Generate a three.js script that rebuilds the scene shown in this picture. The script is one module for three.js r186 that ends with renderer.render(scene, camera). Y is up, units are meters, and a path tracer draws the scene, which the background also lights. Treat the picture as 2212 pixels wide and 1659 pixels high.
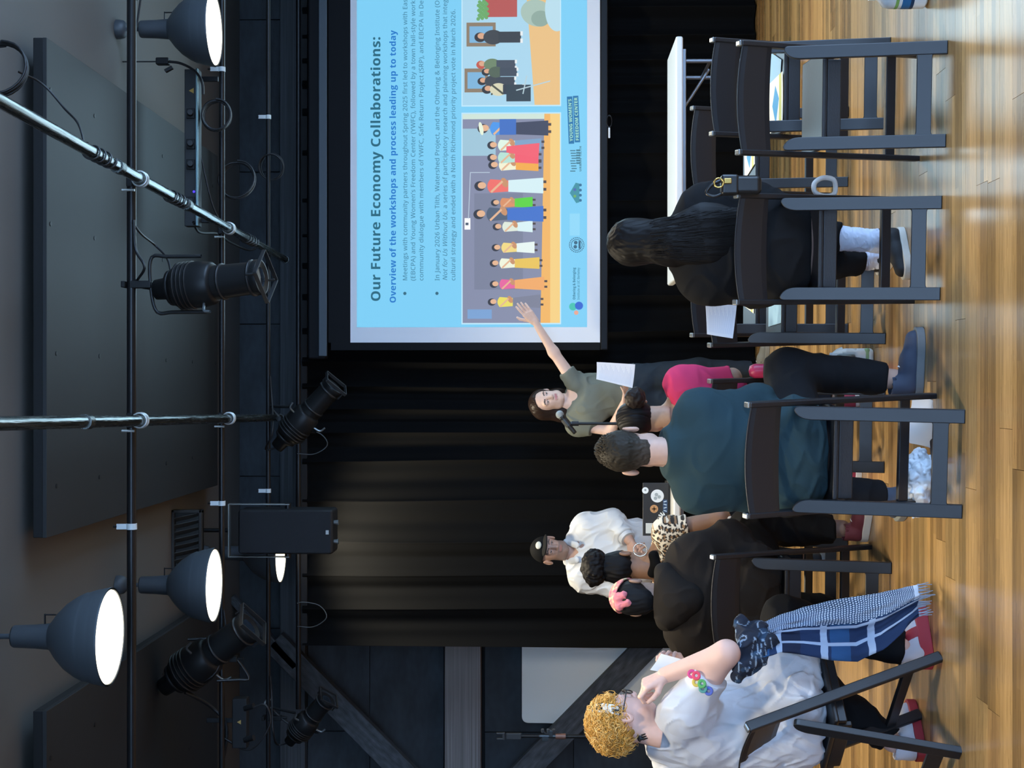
import * as THREE from 'three';
import { mergeGeometries } from 'three/addons/utils/BufferGeometryUtils.js';
import { RoundedBoxGeometry } from 'three/addons/geometries/RoundedBoxGeometry.js';
import { ImprovedNoise } from 'three/addons/math/ImprovedNoise.js';
import { RectAreaLightUniformsLib } from 'three/addons/lights/RectAreaLightUniformsLib.js';

// ---------- camera (the phone was held on its side: the top of the picture is the room's right) ----------
const scene = new THREE.Scene();
const FOCAL = 3070, EYE = 1.54, PITCH = Math.atan(74 / FOCAL);
const camera = new THREE.PerspectiveCamera(2 * Math.atan(829.5 / FOCAL) * 180 / Math.PI, 2212 / 1659, 0.05, 60);
camera.position.set(0, EYE, 0);
camera.up.set(1, 0, 0);
camera.lookAt(0, EYE + Math.tan(PITCH) * 10, -10);
scene.add(camera);

// ---------- light ----------
const renderer = new THREE.WebGLRenderer();
renderer.toneMapping = THREE.LinearToneMapping;
renderer.toneMappingExposure = 1.18;
renderer.shadowMap.enabled = true;
RectAreaLightUniformsLib.init();
scene.background = new THREE.Color().setRGB(0.41, 0.64, 1.0);   // open sky, seen by the room through the tall opening behind the camera
scene.backgroundIntensity = 9.6;
const LAMP_WARM = new THREE.Color().setRGB(1.0, 0.87, 0.64);
const LAMP_POWER = 25, SCREEN_GLOW = 0.84, SCREEN_LIGHT = 3;

// ---------- helpers ----------
let seed = 12345;
const rnd = () => { seed = (seed * 1664525 + 1013904223) >>> 0; return seed / 4294967296; };
const rr = (a, b) => a + (b - a) * rnd();
const V3 = (x, y, z) => new THREE.Vector3(x, y, z);
const lerp = (a, b, t) => a + (b - a) * t;
const clamp = (x, a = 0, b = 1) => Math.min(b, Math.max(a, x));
const sstep = (a, b, x) => { const t = clamp((x - a) / (b - a)); return t * t * (3 - 2 * t); };
const NOISE = new ImprovedNoise();
const noise3 = (x, y, z) => NOISE.noise(x, y, z);
// where a measured direction of the picture meets the upright plane d metres ahead
function at(px, py, d) {
  const u = (1659 - py - 829.5) / FOCAL, v = (px - 1106) / FOCAL, c = Math.cos(PITCH), s = Math.sin(PITCH);
  const k = d / (c + v * s);
  return V3(u * k, EYE + (-v * c + s) * k, -d);
}
const used = {};
function numbered(name) { const n = used[name] = (used[name] ?? -1) + 1; return n ? `${name}_${String(n).padStart(3, '0')}` : name; }
function thing(name, label, category, pos = [0, 0, 0], turn = 0, group) {
  const o = new THREE.Group(); o.name = numbered(name); scene.add(o);
  o.position.set(...pos); o.rotation.y = turn; o.userData = { label, category };
  if (group) o.userData.group = group;
  return o;
}
function part(name, geo, mat, parent) {
  const m = new THREE.Mesh(geo, mat); m.name = name; m.castShadow = m.receiveShadow = true; parent.add(m); return m;
}
function solo(name, geo, mat, label, category, group) {
  const m = part(numbered(name), geo, mat, scene); m.userData = { label, category };
  if (group) m.userData.group = group;
  return m;
}
function struct(name, geo, mat, label) {
  const m = part(name, geo, mat, scene); m.userData = { kind: 'structure', label, category: name.split('_')[0] }; return m;
}
function merge(list) {
  const flat = list.map(g => {
    const n = g.index ? g.toNonIndexed() : g.clone();
    for (const k of Object.keys(n.attributes)) if (!['position', 'normal', 'uv', 'color'].includes(k)) n.deleteAttribute(k);
    if (!n.attributes.uv) n.setAttribute('uv', new THREE.BufferAttribute(new Float32Array(n.attributes.position.count * 2), 2));
    n.morphAttributes = {}; return n;
  });
  const anyColor = flat.some(g => g.attributes.color);
  for (const g of flat) if (anyColor && !g.attributes.color) g.setAttribute('color', new THREE.BufferAttribute(new Float32Array(g.attributes.position.count * 3).fill(1), 3));
  return mergeGeometries(flat);
}
function box(w, h, d, p = [0, 0, 0], rot = null, r = 0.004) {
  const rad = Math.min(r, w * 0.45, h * 0.45, d * 0.45);
  const g = rad > 0 ? new RoundedBoxGeometry(w, h, d, 1, rad) : new THREE.BoxGeometry(w, h, d);
  if (rot) g.applyMatrix4(new THREE.Matrix4().makeRotationFromEuler(new THREE.Euler(...rot)));
  g.translate(...p); return g;
}
const UPV = V3(0, 1, 0);
function cyl(a, b, ra, rb = ra, seg = 12) {
  a = Array.isArray(a) ? V3(...a) : a; b = Array.isArray(b) ? V3(...b) : b;
  const dir = b.clone().sub(a), g = new THREE.CylinderGeometry(rb, ra, dir.length(), seg);
  g.applyQuaternion(new THREE.Quaternion().setFromUnitVectors(UPV, dir.clone().normalize()));
  const m = a.clone().add(b).multiplyScalar(0.5); g.translate(m.x, m.y, m.z); return g;
}
function tube(pts, r, seg = 24, sides = 6, closed = false) {
  const c = new THREE.CatmullRomCurve3(pts.map(p => Array.isArray(p) ? V3(...p) : p), closed, 'centripetal');
  return new THREE.TubeGeometry(c, seg, r, sides, closed);
}
// a flat bar with rectangular section from a to b, wide direction w
function bar(a, b, width, thick, side = V3(1, 0, 0), r = 0.004) {
  const dir = b.clone().sub(a), y = dir.clone().normalize(), x = side.clone().sub(y.clone().multiplyScalar(side.dot(y))).normalize(), z = x.clone().cross(y);
  const g = new RoundedBoxGeometry(width, dir.length(), thick, 1, Math.min(r, width * .45, thick * .45));
  const mid = a.clone().add(b).multiplyScalar(0.5);
  g.applyMatrix4(new THREE.Matrix4().makeBasis(x, y, z).setPosition(mid)); return g;
}
function lathe(profile, seg = 32) { return new THREE.LatheGeometry(profile.map(p => new THREE.Vector2(...p)), seg); }
function orient(geo, pos, dir, up = null) {          // geo built along +y, turned so that +y runs along dir
  geo.applyQuaternion(new THREE.Quaternion().setFromUnitVectors(UPV, dir.clone().normalize())); geo.translate(pos.x, pos.y, pos.z); return geo;
}
function mat(color, rough = 0.6, extra = {}) {
  const m = new THREE.MeshPhysicalMaterial({ roughness: rough, ...extra });
  if (Array.isArray(color)) m.color.setRGB(...color); else m.color.set(color);
  return m;
}
function dataTex(w, h, fn, srgb = true, repeat = null) {
  const a = new Uint8Array(w * h * 4);
  for (let j = 0; j < h; j++) for (let i = 0; i < w; i++) {
    const c = fn(i / w, j / h, i, j), k = (j * w + i) * 4;
    a[k] = clamp(c[0]) * 255; a[k + 1] = clamp(c[1]) * 255; a[k + 2] = clamp(c[2]) * 255; a[k + 3] = 255;
  }
  const t = new THREE.DataTexture(a, w, h); t.magFilter = t.minFilter = THREE.LinearFilter; t.wrapS = t.wrapT = THREE.RepeatWrapping;
  if (srgb) t.colorSpace = THREE.SRGBColorSpace;
  if (repeat) t.repeat.set(...repeat);
  t.needsUpdate = true; return t;
}
function canvasTex(w, h, draw) {
  const c = document.createElement('canvas'); c.width = w; c.height = h; const g = c.getContext('2d'); draw(g, w, h);
  const t = new THREE.CanvasTexture(c); t.colorSpace = THREE.SRGBColorSpace; t.anisotropy = 8; return t;
}
// fine cloth and plaster grain, in metres when uv is in metres
const weaveTex = dataTex(128, 128, (u, v, i, j) => { const s = 0.5 + 0.25 * Math.sin(i * Math.PI / 2) * Math.sin(j * Math.PI / 2) + 0.25 * (rnd() - 0.5); return [s, s, s]; }, false, [16, 16]);
const grainTex = dataTex(256, 256, (u, v) => { const s = 0.5 + 0.35 * noise3(u * 24, v * 24, 1.3) + 0.25 * noise3(u * 90, v * 90, 5.1); return [s, s, s]; }, false, [1, 1]);

// ================= THE ROOM =================
const ROOM = { x0: -3.9, x1: 4.3, z0: -11.35, z1: 4.2, h: 4.0 };
const mottled = (base, amp, s, sd) => dataTex(256, 256, (u, v) => { const n = amp * (noise3(u * s, v * s, sd) + 0.5 * noise3(u * s * 4, v * s * 4, sd + 3)); return base.map(c => c * (1 + n)); });
const mCeil = mat('#6d6a66', 0.8, { map: mottled([0.88, 0.88, 0.87], 0.05, 6, 2) });
const mSide = mat('#26282b', 0.85);
const mBack = mat('#ffffff', 0.8, { map: mottled([0.19, 0.21, 0.228], 0.25, 4, 9), bumpMap: grainTex, bumpScale: 0.002 });
const mBeam = mat('#ffffff', 0.75, { map: dataTex(256, 64, (u, v) => { const n = 0.1 * noise3(u * 5, v * 30, 3) + 0.06 * noise3(u * 20, v * 60, 7); return [0.5 + n, 0.475 + n, 0.46 + n]; }) });
const mBrace = mat('#ffffff', 0.7, { map: dataTex(256, 64, (u, v) => { const n = 0.1 * noise3(u * 6, v * 26, 13) + 0.05 * noise3(u * 30, v * 60, 17); return [0.25 + n, 0.265 + n, 0.28 + n]; }) });

// floor: a slab with strip boards that run across the room
{
  const floor = new THREE.Group(); floor.name = 'floor'; scene.add(floor);
  floor.userData = { kind: 'structure', label: 'glossy strip wood floor of narrow honey brown boards', category: 'floor' };
  part('subfloor', box(ROOM.x1 - ROOM.x0 + 0.3, 0.1, ROOM.z1 - ROOM.z0 + 0.3, [(ROOM.x0 + ROOM.x1) / 2, -0.062, (ROOM.z0 + ROOM.z1) / 2], null, 0), mat('#5a4027', 0.6), floor);
  const tones = [[0.69, 0.55, 0.355], [0.64, 0.505, 0.32], [0.73, 0.595, 0.395], [0.61, 0.48, 0.305], [0.70, 0.56, 0.365], [0.66, 0.52, 0.335], [0.72, 0.575, 0.375], [0.63, 0.495, 0.325]];
  const boards = tones.map((t, k) => {
    const strips = [...Array(3)].map(() => rr(0.83, 1.13)), shift = [...Array(3)].map(() => rr(0, 1)), cut = strips.map(() => rr(0.9, 1.08));
    const tex = dataTex(512, 48, (u, v) => {
      const s = Math.min(2, Math.floor(v * 3)), f = v * 3 - s;
      let m = (u < shift[s] ? strips[s] : strips[s] * cut[s]) * (1 + 0.14 * noise3(u * 5, v * 44, k * 3.7) + 0.10 * noise3(u * 26, v * 100, k * 9.1 + 4));
      if (noise3(u * 9, v * 55, k + 40) > 0.42) m *= 0.86;
      return t.map(c => c * m * 0.96);
    });
    return mat('#ffffff', 0.22, { map: tex, bumpMap: tex, bumpScale: 0.0002, specularIntensity: 1 });
  });
  const PW = 0.131, geos = [1.83, 1.22].map(L => box(L - 0.0015, 0.012, PW - 0.0015, [0, 0, 0], null, 0));
  let row = 0;
  for (let z = -3.95; z > -11.3; z -= PW, row++) {
    let x = -3.35 - ((row * 0.61 + (row % 3) * 0.37) % 1.6);
    while (x < 3.4) {
      const s = rnd() < 0.12 ? 1 : 0, L = [1.83, 1.22][s];
      if (x + L > -3.3) { const p = part('plank', geos[s], boards[Math.floor(rnd() * 8)], floor); p.position.set(x + L / 2, -0.006 + rr(-0.0003, 0.0003), z - PW / 2); if (rnd() < 0.5) p.rotation.y = Math.PI; }
      x += L;
    }
  }
}
struct('ceiling', box(ROOM.x1 - ROOM.x0 + 0.4, 0.2, ROOM.z1 - ROOM.z0 + 0.4, [(ROOM.x0 + ROOM.x1) / 2, ROOM.h + 0.1, (ROOM.z0 + ROOM.z1) / 2], null, 0), mCeil, 'plain grey painted ceiling above the pipe grid');
struct('wall_left', box(0.2, ROOM.h + 0.06, ROOM.z1 - ROOM.z0 + 0.4, [ROOM.x0 - 0.1, ROOM.h / 2 - 0.03, (ROOM.z0 + ROOM.z1) / 2], null, 0), mSide, 'dark side wall on the left');
// the right wall has an open window beside the seats, out of view
{
  const x = ROOM.x1 + 0.1, Z0 = -7.0, Z1 = -1.2, Y0 = 0.12, Y1 = 2.5, seg = (y0, y1, z0, z1) => box(0.2, y1 - y0, z1 - z0, [x, (y0 + y1) / 2, (z0 + z1) / 2], null, 0);
  struct('wall_right', merge([seg(-0.06, Y0, ROOM.z0 - 0.2, ROOM.z1 + 0.2), seg(Y1, ROOM.h, ROOM.z0, ROOM.z1), seg(Y0, Y1, ROOM.z0, Z0), seg(Y0, Y1, Z1, ROOM.z1)]), mSide, 'dark side wall on the right with an open window');
}
// wall behind the camera with one broad, high opening to the sky
{
  const z = ROOM.z1 + 0.1, X0 = -3.3, X1 = 3.6, Y0 = 0.7, Y1 = 3.3, W = ROOM.x1 - ROOM.x0 + 0.4, cx = (ROOM.x0 + ROOM.x1) / 2;
  struct('wall_rear', merge([
    box(W, Y0 + 0.06, 0.2, [cx, Y0 / 2 - 0.03, z], null, 0), box(W, ROOM.h - Y1, 0.2, [cx, (Y1 + ROOM.h) / 2, z], null, 0),
    box(X0 - ROOM.x0 + 0.2, Y1 - Y0, 0.2, [(X0 + ROOM.x0 - 0.2) / 2, (Y0 + Y1) / 2, z], null, 0), box(ROOM.x1 + 0.2 - X1, Y1 - Y0, 0.2, [(X1 + ROOM.x1 + 0.2) / 2, (Y0 + Y1) / 2, z], null, 0),
  ]), mSide, 'dark wall behind the viewer with a broad open window');
}
// back wall, its boards, the cross beam and the diagonal braces
{
  const wall = new THREE.Group(); wall.name = 'wall_back'; scene.add(wall);
  wall.userData = { kind: 'structure', label: 'dark blue grey board wall behind the curtain', category: 'wall' };
  const W = ROOM.x1 - ROOM.x0 + 0.4;
  part('wall_core', box(W, ROOM.h + 0.06, 0.2, [(ROOM.x0 + ROOM.x1) / 2, ROOM.h / 2 - 0.03, ROOM.z0 - 0.12], null, 0), mat('#0b0c0e', 0.9), wall);
  const rowsY = [[0, 0.62], [0.625, 1.32], [1.325, 2.03], [2.36, 2.95], [2.955, 3.45], [3.455, 4.0]];
  rowsY.forEach(([y0, y1], r) => {
    let x = ROOM.x0; const w0 = 1.22;
    x -= r % 2 ? 0.5 : 0.1;
    while (x < ROOM.x1) { const a = Math.max(x, ROOM.x0), b = Math.min(x + w0, ROOM.x1); if (b - a > 0.03) part('board', box(b - a - 0.006, y1 - y0, 0.03 + 0.004 * rnd(), [(a + b) / 2, (y0 + y1) / 2, ROOM.z0 - 0.008], null, 0.003), mBack, wall); x += w0; }
  });
  const zb = ROOM.z0 + 0.14;
  const bm = struct('trim_1', box(W - 0.4, 0.285, 0.16, [(ROOM.x0 + ROOM.x1) / 2, at(1000, 1500, -zb).y, zb - 0.045], null, 0.006), mBeam, 'broad weathered horizontal timber beam on the back wall');
  const dBr = -zb - 0.12;
  const brace = (n, p, q, w, label) => struct(n, bar(at(...p, dBr), at(...q, dBr), w, 0.09, V3(1, 1, 0), 0.006), mBrace, label);
  brace('trim_2', [592, 1385], [930, 1725], 0.185, 'dark diagonal timber brace running down to the left above the beam');
  brace('trim_3', [1490, 1300], [1090, 1710], 0.19, 'dark diagonal timber brace crossing the cream tabletop');
  brace('trim_4', [500, 1290], [640, 1440], 0.06, 'thin dark diagonal strut under the ceiling');
  struct('trim_5', box(W - 0.4, 0.2, 0.12, [(ROOM.x0 + ROOM.x1) / 2, 3.55, zb - 0.06], null, 0.006), mBrace, 'dark horizontal timber above the curtain');
}
// the big flat panels under the ceiling
{
  const mPanel = mat('#ffffff', 0.62, { map: mottled([0.13, 0.135, 0.14], 0.06, 8, 21) }), mEdge = mat('#101112', 0.8), mScrew = mat('#0c0c0d', 0.5);
  const panel = (x0, x1, z0, z1, label) => {
    const t = thing('ceiling_panel', label, 'panel', [(x0 + x1) / 2, 3.875, (z0 + z1) / 2]);
    const w = x1 - x0, l = Math.abs(z1 - z0);
    part('sheet', box(w, 0.02, l, [0, 0.01, 0], null, 0.002), mPanel, t);
    part('rim', merge([box(w, 0.045, 0.03, [0, 0.0425, l / 2 - 0.015]), box(w, 0.045, 0.03, [0, 0.0425, -l / 2 + 0.015]), box(0.03, 0.045, l - 0.06, [w / 2 - 0.015, 0.0425, 0]), box(0.03, 0.045, l - 0.06, [-w / 2 + 0.015, 0.0425, 0])]), mEdge, t);
    for (const sx of [-0.4, -0.13, 0.13, 0.4]) for (let k = 0; k < 6; k++) part('screw', cyl([sx * w, -0.003, (k / 5 - 0.5) * (l - 0.2) + (sx > 0 ? 0.05 : -0.03)], [sx * w, 0.004, (k / 5 - 0.5) * (l - 0.2) + (sx > 0 ? 0.05 : -0.03)], 0.011, 0.011, 8), mScrew, t);
    for (const sx of [-0.42, 0.42]) for (const sz of [-0.42, 0.42]) part('hanger', cyl([sx * w, 0.02, sz * l], [sx * w, 0.125, sz * l], 0.008), mScrew, t);
  };
  panel(-0.72, 1.62, -10.05, -6.59, 'broad dark ceiling panel hanging over the middle of the room');
  panel(-3.85, -1.53, -10.05, -6.59, 'dark ceiling panel at the left edge beyond the nearest lamp');
}
// curtain
{
  const t = thing('curtain', 'floor length black pleated stage curtain behind the speakers', 'curtain', [0, 0, -10.46]);
  const x0 = -1.93, x1 = 4.25, N = 1300, top = 3.34, rows = 14, pos = [], uv = [], idx = [];
  for (let j = 0; j <= rows; j++) for (let i = 0; i <= N; i++) {
    const x = lerp(x0, x1, i / N), y = lerp(0.012, top, j / rows), s = 1 - 0.35 * j / rows;
    const ph = x * 27 + 2.6 * Math.sin(x * 2.3) + 1.2 * Math.sin(x * 5.1 + 1) + 0.7 * noise3(x * 1.3, y * 0.5, 2);
    const z = s * (0.042 * (1 - 2 * Math.pow(Math.abs(Math.sin(ph / 2)), 0.7)) + 0.008 * Math.sin(ph * 2.1 + 1) + 0.03 * noise3(x * 3, y * 0.35, 8));
    pos.push(x + 0.008 * s * Math.sin(ph), y, z); uv.push(x, y);
  }
  for (let j = 0; j < rows; j++) for (let i = 0; i < N; i++) { const a = j * (N + 1) + i, b = a + N + 1; idx.push(a, a + 1, b, a + 1, b + 1, b); }
  const n = pos.length / 3, w = N + 1;
  const front = pos.slice(); for (let k = 0; k < n; k++) pos.push(front[3 * k], front[3 * k + 1], front[3 * k + 2] - 0.004), uv.push(uv[2 * k], uv[2 * k + 1]);
  const M = idx.length; for (let k = 0; k < M; k += 3) idx.push(idx[k] + n, idx[k + 2] + n, idx[k + 1] + n);
  for (let i = 0; i < N; i++) idx.push(i, i + n, i + 1, i + 1, i + n, i + 1 + n);
  for (let j = 0; j < rows; j++) { const a = j * w, b = a + w; idx.push(a, b, a + n, b, b + n, a + n); }
  const g = new THREE.BufferGeometry(); g.setAttribute('position', new THREE.Float32BufferAttribute(pos, 3)); g.setAttribute('uv', new THREE.Float32BufferAttribute(uv, 2)); g.setIndex(idx); g.computeVertexNormals();
  part('cloth', g, mat([0.0036, 0.0038, 0.0041], 0.95, { specularIntensity: 0.15, bumpMap: weaveTex, bumpScale: 0.0004 }), t);
  part('hem_tape', box(x1 - x0, 0.05, 0.02, [(x0 + x1) / 2, top - 0.01, -0.004], null, 0.004), mat([0.01, 0.01, 0.011], 0.9), t);
}

// ================= PROJECTION SCREEN =================
{
  const D = 10.2, t = thing('projection_screen', 'pull down projection screen showing a pale blue presentation slide', 'screen', [0, 0, -D]);
  const L = p => { const q = at(...p, D); return [q.x, q.y]; };
  const [xl, yt] = L([757, 740]), [, yb] = L([1296, 740]), xr = xl + 3.13;
  const [sl, st] = L([771, 707]), [, sb] = L([1268, 707]), sw = (st - sb) * 16 / 9;
  const mBlack = mat([0.006, 0.0065, 0.008], 0.7, { specularIntensity: 0.3 }), mCase = mat('#39434b', 0.5), mCloth = mat('#e4e6ea', 0.9);
  part('screen_cloth', box(xr - xl, yt - yb, 0.004, [(xl + xr) / 2, (yt + yb) / 2, 0], null, 0), mCloth, t);
  const bw = 0.055;
  part('border', merge([box(bw, yt - yb + 0.14, 0.003, [xl - bw / 2, (yt + yb) / 2 + 0.07, 0], null, 0), box(bw, yt - yb + 0.14, 0.003, [xr + bw / 2, (yt + yb) / 2 + 0.07, 0], null, 0), box(xr - xl, 0.16, 0.003, [(xl + xr) / 2, yt + 0.08, 0], null, 0)]), mBlack, t);
  part('bottom_bar', box(xr - xl + 2 * bw, 0.055, 0.03, [(xl + xr) / 2, yb - 0.03, 0], null, 0.01), mat([0.006, 0.007, 0.009], 0.5, { specularIntensity: 0.4 }), t);
  part('housing', box(xr - xl + 0.24, 0.13, 0.12, [(xl + xr) / 2, yt + 0.235, -0.01], null, 0.015), mBlack, t);
  part('housing_lip', box(xr - xl + 0.2, 0.06, 0.02, [(xl + xr) / 2, yt + 0.19, 0.06], null, 0.006), mCase, t);
  const tb = at(1316, 287, D - 0.02), rg = at(1316, 262, D - 0.02);
  part('pull_tab', box(0.075, 0.014, 0.008, [tb.x, tb.y, 0.02]), mat('#d8dcdf', 0.5), t);
  { const r = new THREE.TorusGeometry(0.042, 0.006, 6, 20); r.scale(1, 0.45, 1); r.translate(rg.x, rg.y, 0.02); part('pull_ring', r, mat('#2b2d30', 0.3, { metalness: 0.6 }), t); }

  const slide = canvasTex(2048, 1152, (g) => {
    const K = 2048 / 884, X = y => (707 - y) * K, Y = x => (x - 771) * K;
    g.fillStyle = '#7ccdf3'; g.fillRect(0, 0, 2048, 1152);
    const txt = (s, px, py, wide, size, color, style = '') => {
      g.save(); g.font = `${style} ${size}px sans-serif`; g.fillStyle = color; g.textBaseline = 'alphabetic';
      const w = g.measureText(s).width; g.translate(px, py); if (wide) g.scale(wide / w, 1); g.fillText(s, 0, 0); g.restore();
    };
    txt('Our Future Economy Collaborations:', X(652), Y(822), 574 * K, 66, '#1f6076', 'bold');
    txt('Overview of the workshops and process leading up to today', X(655), Y(855.5), 590 * K, 42, '#1b72c4', 'bold');
    const body = '#3d7b98';
    const L1 = ['Meetings with community partners throughout Spring 2025 first led to workshops with East', '(EBCPA) and Young Women\u2019s Freedom Center (YWFC), followed by a town hall-style work', 'community dialogue with members of YWFC, Safe Return Project (SRP), and EBCPA in De'];
    const L2 = ['In January 2026 Urban Tilth, Watershed Project, and the Othering & Belonging Institute (O', null, 'cultural strategy and ended with a North Richmond priority project vote in March 2026.'];
    [880, 897.5, 915].forEach((v, k) => txt(L1[k], X(607), Y(v), [1422, 1404, 1404][k], 31, body));
    txt(L2[0], X(607), Y(949.5), 1404, 31, body);
    txt('Not for Us Without Us,', X(607), Y(966.5), 350, 31, body, 'italic');
    txt('a series of participatory research and planning workshops that integ', X(607) + 362, Y(966.5), 1046, 31, body);
    txt(L2[2], X(607), Y(984), 1360, 31, body);
    g.fillStyle = '#2f6478'; for (const v of [875, 944.5]) { g.beginPath(); g.arc(X(634), Y(v), 8, 0, 7); g.fill(); }
    // the photograph of musicians on a stage
    const x0 = X(698), x1 = X(247), y0 = Y(1000), y1 = Y(1210), PW = x1 - x0, PH = y1 - y0;
    g.fillStyle = '#bfe6f8'; g.fillRect(x0 - 7, y0 - 6, PW + 14, PH + 12);
    g.save(); g.beginPath(); g.rect(x0, y0, PW, PH); g.clip();
    g.fillStyle = '#858aa4'; g.fillRect(x0, y0, PW, PH);
    g.fillStyle = '#7a7f96'; g.fillRect(x0 + PW * 0.16, y0 + PH * 0.12, PW * 0.46, PH * 0.5);
    g.fillStyle = '#9fc4d6'; g.fillRect(x0 + PW * 0.80, y0, PW * 0.13, PH * 0.34); g.fillStyle = '#cfe3d6'; g.fillRect(x0 + PW * 0.975, y0, PW * 0.03, PH);
    g.fillStyle = '#7aa0d0'; g.fillRect(x0 + PW * 0.02, y0 + PH * 0.05, PW * 0.045, PH * 0.25);
    g.fillStyle = '#f1b45c'; g.beginPath(); g.moveTo(x0, y0 + PH * 0.93); g.lineTo(x0, y0 + PH * 0.8); g.lineTo(x1, y0 + PH * 0.84); g.lineTo(x1, y1); g.lineTo(x0, y1); g.fill();
    g.fillStyle = '#f5cf7e'; g.fillRect(x0, y0 + PH * 0.9, PW, PH * 0.1);
    g.fillStyle = '#ffffff'; g.fillRect(x0 + PW * 0.447, y0 + PH * 0.02, PW * 0.055, PH * 0.06); g.fillStyle = '#4a5568'; g.fillRect(x0 + PW * 0.468, y0 + PH * 0.03, PW * 0.012, PH * 0.03);
    g.strokeStyle = '#b9c8d8'; g.lineWidth = 4; g.beginPath(); g.moveTo(x0 + PW * 0.5, y0 + PH * 0.06); g.lineTo(x0 + PW * 0.72, y0 + PH * 0.08); g.lineTo(x0 + PW * 0.72, y0 + PH * 0.28); g.stroke();
    // each player: place across, head height, top colour, skirt colour, hem
    const fig = (fx, top, sz, shirt, skirt, hem, seated) => {
      const cx = x0 + fx * PW, hy = y0 + top * PH, r = sz * PH * 0.032;
      g.fillStyle = '#2c2a33'; g.beginPath(); g.ellipse(cx, hy - r * 0.3, r * 1.15, r * 1.3, 0, 0, 7); g.fill();
      g.fillStyle = '#e5b48d'; g.beginPath(); g.ellipse(cx + r * 0.15, hy + r * 0.2, r * 0.8, r, 0, 0, 7); g.fill();
      const sy = hy + r * 1.4, wy = y0 + (top + 0.21 * sz) * PH, hb = y0 + hem * PH, w = PH * 0.052 * sz;
      g.fillStyle = shirt; g.beginPath(); g.moveTo(cx - w, sy + w * .5); g.quadraticCurveTo(cx, sy - w * 0.4, cx + w, sy + w * .5); g.lineTo(cx + w * 0.8, wy); g.lineTo(cx - w * 0.8, wy); g.fill();
      g.fillStyle = skirt; g.beginPath(); g.moveTo(cx - w * 0.85, wy - 2); g.lineTo(cx + w * 0.85, wy - 2); g.lineTo(cx + w * (seated ? 1.5 : 1.2), hb); g.lineTo(cx - w * (seated ? 1.2 : 1.1), hb); g.fill();
      g.fillStyle = '#c98f62'; g.beginPath(); g.ellipse(cx + w * 0.5, wy - w * 0.6, w * 0.75, w * 0.45, -0.5, 0, 7); g.fill();
      g.strokeStyle = '#e5b48d'; g.lineWidth = w * 0.32; g.beginPath(); g.moveTo(cx - w * 0.9, sy + w * 0.6); g.lineTo(cx + w * 0.7, wy - w * 0.9); g.stroke();
      g.fillStyle = '#4a3b38'; g.fillRect(cx - w * 0.7, hb, w * 0.4, PH * 0.03); g.fillRect(cx + w * 0.4, hb, w * 0.4, PH * 0.03);
    };
    fig(0.10, 0.31, 1, '#e9dc5a', '#7c7f93', 0.8, 1); fig(0.185, 0.33, 1, '#e4619b', '#f0a860', 0.84, 1); fig(0.285, 0.33, 1, '#eef2d8', '#e8c24f', 0.79); fig(0.36, 0.35, 1, '#f0d77e', '#e6f3ee', 0.74);
    fig(0.46, 0.36, 1, '#dfe8d8', '#d8f0f2', 0.72); fig(0.575, 0.34, 0.95, '#d98e5c', '#58d02e', 0.72); fig(0.52, 0.18, 1.35, '#4f5b70', '#3f6fc8', 0.83);
    fig(0.655, 0.19, 1.35, '#ef6d62', '#d5eef2', 0.83); fig(0.755, 0.32, 1.1, '#f2f0d0', '#f2a93c', 0.78); fig(0.85, 0.31, 1.1, '#dff2e2', '#7ea0c4', 0.81); fig(0.79, 0.31, 1.1, '#b6e0d2', '#f2596a', 0.78);
    g.fillStyle = '#f25c6c'; g.beginPath(); g.moveTo(x0 + PW * 0.815, y0 + PH * 0.45); g.lineTo(x0 + PW * 0.845, y0 + PH * 0.45); g.lineTo(x0 + PW * 0.86, y0 + PH * 0.79); g.lineTo(x0 + PW * 0.79, y0 + PH * 0.78); g.fill();
    fig(0.93, 0.22, 1.3, '#4b96e8', '#3c3f56', 0.88);
    g.fillStyle = '#e8f3da'; g.beginPath(); g.ellipse(x0 + PW * 0.93, y0 + PH * 0.19, PW * 0.032, PH * 0.022, -0.2, 0, 7); g.fill();
    g.fillStyle = '#3f6dc0'; g.fillRect(x0 + PW * 0.9, y0 + PH * 0.38, PW * 0.075, PH * 0.17);
    g.restore();
    // the photograph of people standing in a gallery
    const a0 = X(228), a1 = X(-168), AW = a1 - a0;
    g.fillStyle = '#bfe6f8'; g.fillRect(a0 - 7, y0 - 6, AW + 14, PH + 12);
    g.save(); g.beginPath(); g.rect(a0, y0, AW, PH); g.clip();
    g.fillStyle = '#a9d4ea'; g.fillRect(a0, y0, AW, PH);
    g.fillStyle = '#e9bf80'; g.beginPath(); g.moveTo(a0, y1); g.lineTo(a0, y0 + PH * 0.74); g.lineTo(a1, y0 + PH * 0.6); g.lineTo(a1, y1); g.fill();
    const frame = (fx, fy, fw, fh) => { g.fillStyle = '#8c7a63'; g.fillRect(a0 + fx * AW, y0 + fy * PH, fw * AW, fh * PH); g.fillStyle = '#7db2d8'; g.fillRect(a0 + (fx + 0.02) * AW, y0 + (fy + 0.03) * PH, (fw - 0.04) * AW, (fh - 0.06) * PH); };
    frame(0.07, 0.02, 0.13, 0.24); frame(0.32, 0.04, 0.13, 0.3); frame(0.6, 0.05, 0.13, 0.3);
    g.fillStyle = '#b5544e'; g.fillRect(a0 + 0.48 * AW, y0 + 0.23 * PH, 0.12 * AW, 0.33 * PH); g.fillStyle = '#6aa863'; for (let k = 0; k < 26; k++) { g.beginPath(); g.arc(a0 + (0.47 + 0.1 * ((k * 37 % 26) / 26)) * AW, y0 + (0.16 + 0.1 * ((k * 17 % 26) / 26)) * PH, 9, 0, 7); g.fill(); }
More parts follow.
